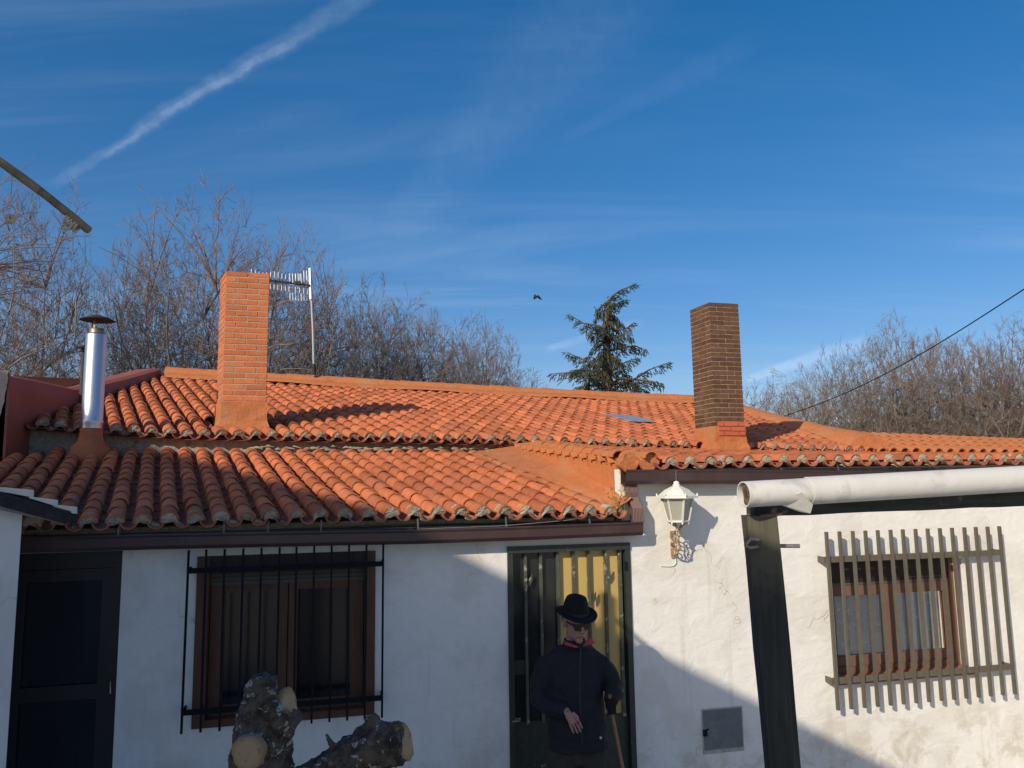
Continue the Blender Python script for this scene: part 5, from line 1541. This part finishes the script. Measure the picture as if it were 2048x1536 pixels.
for i, b4 in enumerate(BR):
    dy = rc.uniform(-.9, .9) * (.3 if i == 0 else 1)
    c = [cz(*p, dy * k / 3) for k, p in enumerate(b4)]
    dense = []
    for k in range(3):
        for t in range(12): dense.append(c[k].lerp(c[k + 1], t / 12))
    dense.append(c[3])
    L_ = (c[3] - c[0]).length
    lim.tube(c, [.05, .035, .022, .008], 5)
    pts_all.append((dense, L_, i))
for i in range(16):                                  # shorter limbs towards and away from the viewer
    y = rc.uniform(330, 1400); w = (y - 200) / 1200
    c0 = cz(1045, y); d = V((rc.uniform(-.8, .8), rc.choice((-1, 1)) * rc.uniform(.5, 1), rc.uniform(-.15, .3))).normalized(); L_ = .35 + 1.5 * w * rc.uniform(.5, 1)
    dense = [c0 + d * (L_ * t / 24) - UP * (.12 * L_ * (t / 24) ** 2) for t in range(25)]
    lim.tube([dense[0], dense[12], dense[24]], [.04, .025, .008], 4); pts_all.append((dense, L_, 99))
lim.build('limb', material('cedar bark', (.12, .085, .06), .95, .3, 8, 0, .5, 20), CO)
starts, dirs, lens = [], [], []
for dense, L_, i in pts_all:
    nn_ = int(72 * L_ + 20)
    for q in range(nn_):
        f = rc.uniform(.06, 1.0); x = f * (len(dense) - 1); k = min(int(x), len(dense) - 2); p = dense[k].lerp(dense[k + 1], x - k); bd = (dense[k + 1] - dense[k]).normalized()
        thick = (.25 if i != 0 else .14) * (1.1 - f * .85) * min(1.0, L_)
        off = V((rc.gauss(0, .45), rc.gauss(0, .8), -abs(rc.gauss(0, .9)) * 1.1 + .12)) * thick
        starts.append(tuple(p + off)); dd_ = bd * rc.uniform(.2, 1.0) + V((rc.gauss(0, .35), rc.gauss(0, .35), -rc.uniform(.15, 1.0))); dd_.normalize(); dirs.append(tuple(dd_)); lens.append(rc.uniform(.09, .24))
for q in range(520):                                # needles close round the trunk
    y = 260 + 1150 * rc.random() ** .8; w = .05 + .26 * (y - 250) / 1150; p = cz(1045, y) + V((rc.gauss(0, w), rc.gauss(0, w), 0)); starts.append(tuple(p)); dirs.append((rc.gauss(0, .4), rc.gauss(0, .4), -1)); lens.append(rc.uniform(.1, .22))
rng = np.random.default_rng(3); S_ = np.array(starts); Dn = np.array(dirs); Ln = np.array(lens)
PN, RN = grow(rng, S_, Dn / np.linalg.norm(Dn, axis=1, keepdims=True), Ln, np.full(len(S_), .013), np.full(len(S_), .004), 3, .2, -.12)
RN[:, 1] = .016
link('crown', mesh_np('crown', [tube_batch(PN, RN, 3)], material('cedar needles', (.062, .074, .042), .8, .35, 3, .25, 0, 20, True, (.11, .105, .065), 1.6, .5, .7)), CO)

# ------------------------------------------------------------------ pruned tree in the foreground
PT = thing('pruned_tree', 'pruned lichen covered trunk with pale sawn branch stumps in the foreground', 'tree')
YT = 2.9; tp_ = lambda x, y, dy=0: at_y(x, y, YT + dy); ppm = YT / 1540
def bark_mat():
    m = bpy.data.materials.new('lichen bark'); m.use_nodes = True; t = m.node_tree; t.nodes.clear(); b = NB(t)
    pos = b.n('ShaderNodeNewGeometry').outputs['Position']
    n1 = b.noise(pos, 22, 6, .65, .5); n2 = b.noise(pos, 26, 5, .65, .8); n3 = b.noise(b.mapping(pos, (1, 1, 1), (0, 0, 0), (3, 5, 1)), 9, 4, .6, .6); n4 = b.noise(pos, 70, 5, .7)
    col = b.mix(b.mrange(n1, .35, .65), (.030, .023, .018), (.15, .115, .082))
    col = b.mix(b.mrange(n2, .585, .605), col, (.42, .43, .40)); col = b.mix(b.mrange(n3, .61, .65), col, (.28, .20, .045))
    bs = b.n('ShaderNodeBsdfPrincipled'); b.lk(col, bs.inputs['Base Color']); bs.inputs['Roughness'].default_value = .95
    bp = b.n('ShaderNodeBump'); bp.inputs['Strength'].default_value = 1.0; bp.inputs['Distance'].default_value = .03; b.lk(b.math('ADD', n1, b.math('MULTIPLY', n4, .5)), bp.inputs['Height']); b.lk(bp.outputs[0], bs.inputs['Normal'])
    o = b.n('ShaderNodeOutputMaterial'); b.lk(bs.outputs[0], o.inputs[0]); return m
M_BARK = bark_mat()
m = MB()
b0 = tp_(505, 1700); 
m.tube([V((b0.x + .02, YT, 0)), V((b0.x + .01, YT, .5)), tp_(512, 1600), tp_(522, 1530), tp_(524, 1480), tp_(520, 1430), tp_(524, 1385), tp_(529, 1352)], [.20, .16, .125, .112, .104, .080, .062, .046], 14)
m.tube([tp_(530, 1490), tp_(555, 1440), tp_(579, 1414)], [.085, .074, .062], 12)
m.tube([tp_(515, 1500, .02), tp_(497, 1505, -.135)], [.075, .060], 12)
m.tube([tp_(545, 1640), tp_(600, 1588), tp_(690, 1530), tp_(745, 1492), tp_(808, 1484)], [.095, .085, .078, .085, .070], 14)
m.tube([tp_(738, 1450), tp_(756, 1434)], [.03, .022], 8)
m.tube([tp_(668, 1500), tp_(657, 1478), tp_(651, 1465)], [.014, .011, .007], 6)
link('trunk', evaluated(m, M_BARK, 'trunk', .0075, 1, .030, .030), PT)
def cut_mat():
    m = bpy.data.materials.new('sawn end grain'); m.use_nodes = True; t = m.node_tree; t.nodes.clear(); b = NB(t)
    tc = b.n('ShaderNodeTexCoord').outputs['Object']
    warp = b.noise(tc, 22, 3, .6); r = b.vmath('LENGTH', tc)
    rg = b.math('SINE', b.math('ADD', b.math('MULTIPLY', r, 900), b.math('MULTIPLY', warp, 9)))
    n2 = b.noise(tc, 34, 4, .65, .5); saw = b.noise(b.mapping(tc, (30, 8, 260), (0, 0, .5)), 1.0, 3, .6)
    col = b.mix(b.mrange(rg, -1, 1), (.30, .195, .10), (.42, .30, .165))
    col = b.mix(b.mrange(n2, .55, .70), col, (.13, .07, .035)); col = b.mix(b.mrange(r, .035, .058), col, (.24, .145, .07)); col = b.mix(b.math('MULTIPLY', saw, .35), col, (.50, .39, .24))
    bs = b.n('ShaderNodeBsdfPrincipled'); b.lk(col, bs.inputs['Base Color']); bs.inputs['Roughness'].default_value = .9
    bp = b.n('ShaderNodeBump'); bp.inputs['Strength'].default_value = .6; bp.inputs['Distance'].default_value = .006; b.lk(saw, bp.inputs['Height']); b.lk(bp.outputs[0], bs.inputs['Normal'])
    o = b.n('ShaderNodeOutputMaterial'); b.lk(bs.outputs[0], o.inputs[0]); return m
M_CUT = cut_mat()
def cut_face(c, n, rx, ry, roll=0.0):
    m = MB(); n = V(n).normalized(); x = n.cross(UP).normalized(); y = x.cross(n)
    r0 = []; r1 = []
    for k in range(22):
        a = 2 * math.pi * k / 22; j = 1 + .06 * math.sin(3 * a + roll) + .03 * math.sin(7 * a)
        v = (x * math.cos(a) * rx + y * math.sin(a) * ry) * j; j2 = n * (.006 * mnoise.noise(V((k * .9, rx * 90, roll)))); r0.append(v - n * .02); r1.append(v * .97 + n * .004 + j2)
    m.loft([r0, r1], True, False); o = m.build('cut_face', M_CUT, PT); o.matrix_basis = Matrix.Translation(c); return o
cut_face(tp_(496, 1506, -.150), (-.10, -1, .03), .058, .060)
cut_face(tp_(579, 1414, -.004), (.80, -.45, .28), .036, .071, 1.0)
cut_face(tp_(810, 1485, -.0), (.90, -.30, .22), .05, .066, 2.0)

# ------------------------------------------------------------------ the man by the door
PE = thing('person', 'man in black fedora, sunglasses and dark jacket standing before the green door', 'person')
YM = 5.75; mp = lambda x, y, dy=0: at_y(x, y, YM + dy); pm = YM / 1540
M_SKIN = material('weathered skin', (.37, .215, .16), .6, .10, 20, 0, .1, 80, False, (.40, .17, .12), 14, .5, .7)
M_JACK = material('navy jacket cloth', (.016, .015, .021), .8, .25, 10, 0, .9, 11)
M_TROU = material('olive grey trousers', (.040, .038, .030), .9, .2, 12, 0, .2, 90)
M_FELT = material('black felt', (.008, .008, .009), .9, .15, 30, 0, .15, 120)
def ell(c, hw, dp, n=22, tw=0.0):
    return [c + V((math.cos(2 * math.pi * k / n) * hw * math.cos(tw) - math.sin(2 * math.pi * k / n) * dp * math.sin(tw), math.cos(2 * math.pi * k / n) * hw * math.sin(tw) + math.sin(2 * math.pi * k / n) * dp * math.cos(tw), 0)) for k in range(n)]
gy = V((0, 0, 0)); base_x = mp(1150, 1300).x
# body: head, neck and hands are one skin that continues under the clothes
body = MB()
HC = mp(1151, 1244, -.02)
yaw, nod = math.radians(24), math.radians(14)
hf = V((math.sin(yaw) * math.cos(nod), -math.cos(yaw) * math.cos(nod), -math.sin(nod)))     # where the face looks
hr = V((math.cos(yaw), math.sin(yaw), 0)); hu = hr.cross(hf).normalized(); hu = hu if hu.z > 0 else -hu
HS = 1.07
def hp_(x, y, z): return HC + (hr * x + hf * y + hu * z) * HS
def blob(mb, c, rx, ry, rz, n=14):
    rings = []
    for i in range(1, n):
        a = math.pi * i / n; rings.append([hp_(c[0] + rx * math.sin(a) * math.cos(2 * math.pi * k / 16), c[1] + ry * math.sin(a) * math.sin(2 * math.pi * k / 16), c[2] - rz * math.cos(a)) for k in range(16)])
    mb.loft(rings, True, True)
blob(body, (0, -.012, .03), .077, .098, .105)          # skull
blob(body, (0, .026, -.045), .066, .066, .074)         # jaw and cheeks
blob(body, (0, .070, -.098), .026, .024, .022)         # chin
for s_ in (-1, 1):
    blob(body, (.036 * s_, .060, -.025), .026, .026, .026)   # cheek bones
    blob(body, (.079 * s_, -.012, -.005), .010, .022, .034)  # ears
    blob(body, (.030 * s_, .076, .026), .026, .013, .010)    # brows
    blob(body, (.013 * s_, .100, -.030), .011, .013, .010)   # nostrils
body.tube([hp_(0, .082, .020), hp_(0, .100, -.005), hp_(0, .117, -.028)], [.010, .012, .014], 10)   # nose
blob(body, (0, .086, -.058), .024, .012, .007); blob(body, (0, .084, -.071), .022, .012, .007)     # lips
body.tube([hp_(0, -.01, -.06), mp(1148, 1296, .02), mp(1146, 1340, .03)], [.056, .060, .075], 14)
body.tube([mp(1146, 1330, .02), mp(1148, 1480, .02)], [.10, .11], 14)
# right hand (left in the picture), hanging, with five fingers
def arm(pts, rs): body.tube(pts, rs, 12)
el, wr = mp(1079, 1398, -.02), mp(1134, 1424, -.20)
arm([mp(1146, 1330, .02), mp(1104, 1326, .01), mp(1083, 1365, -.005), mp(1081, 1397, -.02), wr], [.04, .035, .034, .034, .029])
hd = V((.55, -.25, -.80)).normalized(); hside = hd.cross(V((0, -1, .0))).normalized(); hn = hside.cross(hd)
palm_e = wr + hd * .085
body.tube([wr, wr + hd * .03, wr + hd * .065, palm_e], [.026, .033, .036, .032], 12, flat=.8)
for k, (o_, L_) in enumerate(((-.033, .066), (-.011, .080), (.011, .074), (.032, .056))):
    a = palm_e + hside * o_ - hd * .012; curl = V((0.25, -.1, 0))
    body.tube([a, a + hd * L_ * .45, a + hd * L_ * .75 + hn * .012 + UP * -.006, a + hd * L_ * .95 + hn * .028 - UP * .006], [.0088, .0082, .0076, .0062], 8)
th0 = wr + hd * .03 + hside * .03
th0 = wr + hd * .028 - hside * .030
body.tube([th0, th0 - hside * .012 + hd * .035 + hn * .012, th0 - hside * .004 + hd * .062 + hn * .020], [.013, .011, .008], 8)
# left hand, coloured black, closed round the stick
el2, wr2 = mp(1231, 1366, .02), mp(1223, 1396, -.10)
arm([mp(1146, 1330, .02), mp(1192, 1324, .02), mp(1220, 1352, .02), mp(1226, 1370, .01), wr2], [.04, .034, .030, .028, .026])
gh = mp(1221, 1412, -.13)
dark_hand = MB(); dark_hand.tube([wr2, gh + UP * .03, gh - UP * .02], [.034, .040, .036], 10)
for k in range(4):
    c = gh + UP * (.022 - .019 * k); dark_hand.tube([c + V((.030, .01, 0)), c + V((.028, -.032, 0)), c + V((.0, -.044, -.003)), c + V((-.026, -.030, -.004))], [.010, .0105, .010, .008], 7)
dark_hand.tube([gh + V((-.03, .0, .03)), gh + V((-.024, -.03, .036)), gh + V((.006, -.046, .034))], [.012, .011, .009], 7)
bme = evaluated(body, M_SKIN, 'body', .0038, 2)
link('body', bme, PE)
link('dark_hand', evaluated(dark_hand, M_FELT, 'dark_hand', .005, 1), PE)
# lips and stubble tone
lm = MB()
for dz, w in ((-.064, .020),):
    lm.tube([hp_(-w, .090, dz - .002), hp_(-w * .4, .0975, dz), hp_(w * .4, .0975, dz), hp_(w, .090, dz - .002)], [.001, .0022, .0022, .001], 6)
lm.build('mouth', material('lip line', (.12, .045, .035), .6, .1), PE)
# jacket
jk = MB()
jk.loft([ell(mp(1150, 1280, .02), .060, .060), ell(mp(1148, 1288, .02), .085, .075), ell(mp(1147, 1297, .02), .155, .095), ell(mp(1146, 1310, .02), .198, .115), ell(mp(1146, 1335, .015), .212, .135), ell(mp(1148, 1380, .01), .208, .150), ell(mp(1152, 1425, .0), .212, .158),
         ell(mp(1155, 1465, .0), .214, .160), ell(mp(1156, 1492, .0), .216, .158), ell(mp(1156, 1497, .0), .210, .150)], True, True)
jk.tube([mp(1114, 1312, .01), mp(1094, 1328, 0), mp(1082, 1365, -.005), mp(1081, 1398, -.02), mp(1101, 1413, -.09), wr - hd * .005], [.050, .078, .080, .076, .066, .050], 14)
jk.tube([mp(1184, 1310, .02), mp(1202, 1326, .02), mp(1220, 1350, .02), mp(1227, 1370, .01), wr2 + UP * .01], [.048, .070, .067, .062, .048], 14)
jk.tube([mp(1231, 1383, -.04), wr2, gh + UP * .028], [.060, .056, .050], 12)
link('jacket', evaluated(jk, M_JACK, 'jacket', .0095, 4, .024, .085), PE)
cl = MB()
for pts_ in ([(1127, 1281), (1150, 1291), (1157, 1294), (1152, 1296), (1130, 1290)], [(1166, 1293), (1172, 1283), (1182, 1274), (1191, 1287), (1178, 1289)]):
    q = [mp(x, y, -.115 + .02 * (y < 1285)) for x, y in pts_]; n = len(q); cl.add(q + [v + V((0, .012, 0)) for v in q], [tuple(range(n))[::-1], tuple(range(n, 2 * n))] + [(k, (k + 1) % n, n + (k + 1) % n, n + k) for k in range(n)])
cl.build('collar_lining', material('red lining', (.42, .055, .075), .8, .12, 20), PE)
ck = MB(); ck.loft([ell(mp(1150, 1294, 0), .092, .095), ell(mp(1149, 1281, .02), .080, .085), ell(mp(1149, 1277, .022), .074, .08), ell(mp(1149, 1286, .022), .066, .07)], False, True); ck.build('collar', M_JACK, PE)
zp_ = MB(); zp_.tube([mp(1161, 1296, -.14), mp(1160, 1335, -.158), mp(1160, 1400, -.178), mp(1164, 1488, -.185)], .004, 6); zp_.build('zip', material('zip', (.03, .03, .034), .4, .1), PE)
bt = MB(); q = mp(1201, 1475, -.14); bt.tube([q, q + V((.002, -.008, 0))], .009, 10); bt.build('drawstring_toggle', material('pale toggle', (.5, .48, .45), .5, .1), PE)
# trousers and shoes
tr_ = MB()
hipz = mp(1150, 1480).z
for sx_, fx_ in ((-.095, -.11), (.10, .12)):
    tr_.tube([V((base_x + sx_, YM, hipz)), V((base_x + sx_, YM - .01, .48)), V((base_x + fx_, YM, .04)), V((base_x + fx_, YM, -.005))], [.115, .095, .08, .082], 14)
tr_.tube([V((base_x, YM, hipz + .02)), V((base_x, YM, hipz - .14))], [.135, .115], 14)
link('trousers', evaluated(tr_, M_TROU, 'trousers', .013, 3, .02, .1), PE)
for fx_, dx in ((-.11, -.05), (.12, .06)):
    sh = MB(); c = V((base_x + fx_, YM, -.058)); rings = []
    for t, w, h in ((.09, .03, .05), (.06, .045, .085), (0, .045, .09), (-.08, .048, .07), (-.15, .045, .05), (-.19, .025, .035)):
        cc = c + V((dx * -t * 2, t, 0)); rings.append([cc + V((w * math.cos(a), 0, max(0, h * .5 + h * .5 * math.sin(a)))) for a in [2 * math.pi * k / 12 for k in range(12)]])
    sh.loft(rings, True, True); sh.build('shoe', material('black leather', (.015, .013, .012), .4, .1), PE)
# hat
ht = MB(); hb = hp_(0, -.008, .062)
def hring(r, z, pinch=0.0, fb=1.12, dip=0.0, n=32):
    out = []
    for k in range(n):
        a = 2 * math.pi * k / n; x, y = math.cos(a), math.sin(a)
        rr = r * (1 - pinch * max(0, y) * abs(x) ** .8 * 1.1)
        out.append(hb + hr * (rr * x) + hf * (rr * fb * y) + hu * (z + dip * (x * x - .35) * 1.0))
    return out
ht.loft([hring(.088, -.004), hring(.112, -.008, 0, 1.14, .010), hring(.142, -.008, 0, 1.12, .020), hring(.152, -.004, 0, 1.12, .024), hring(.146, .001, 0, 1.12, .022), hring(.112, .001, 0, 1.14, .010), hring(.093, .004)], False, True)
ht.loft([hring(.092, .000), hring(.093, .03), hring(.089, .055, .08), hring(.084, .084, .16), hring(.077, .104, .26), hring(.067, .115, .30), hring(.045, .108, .25), hring(.02, .092), hring(.004, .088)], True, True)
ht.build('hat', M_FELT, PE)
hbnd = MB(); hbnd.loft([hring(.0945, .004), hring(.0950, .015), hring(.0945, .028)], False, True); hbnd.build('hat_band', material('hat ribbon', (.022, .021, .022), .5, .1), PE)
# hair at the temples and sunglasses
hh_ = MB()
for s_ in (-1, 1):
    blob(hh_, (.073 * s_, -.035, .018), .009, .036, .038, 8)
blob(hh_, (0, -.09, -.005), .06, .022, .05, 8)
hh_.build('hair', material('grey hair', (.12, .115, .11), .9, .25, 60), PE)
sg = MB()
for s_ in (-1, 1):
    lens = []
    for dy_ in (0, .006):
        lens.append([hp_(.034 * s_ + x_, .0985 - .25 * abs(x_ * (1 if x_ * s_ > 0 else .2)) + dy_ - .004, .004 + z_) for x_, z_ in ((-.030, .020), (.030, .020), (.031, .004), (.023, -.021), (-.018, -.022), (-.028, -.006))])
    sg.loft(lens, True, False)
    sg.span(hp_(.060 * s_, .086, .014), hp_(.080 * s_, -.02, .012), .005, .009, hu)
sg.span(hp_(-.010, .100, .012), hp_(.010, .100, .012), .006, .007, hf)
sg.build('sunglasses', material('black glossy plastic', (.005, .005, .006), .3, .05, spec=.4), PE)
# his stick
ws_ = MB(); s0_ = gh + V((0, -.012, .06)); sd_ = (mp(1244, 1536, -.16) - gh).normalized(); s1_ = gh + sd_ * ((gh.z + .06) / -sd_.z)
ws_.tube([s0_ - sd_ * .02, gh, gh.lerp(s1_, .5) + V((.006, 0, 0)), s1_], [.014, .0125, .0115, .009], 8)
tag(ws_.build('walking_stick', material('varnished cane', (.23, .145, .07), .5, .2, 12, spec=.4)), 'thin pale wooden walking stick held by the man in the fedora', 'walking stick')
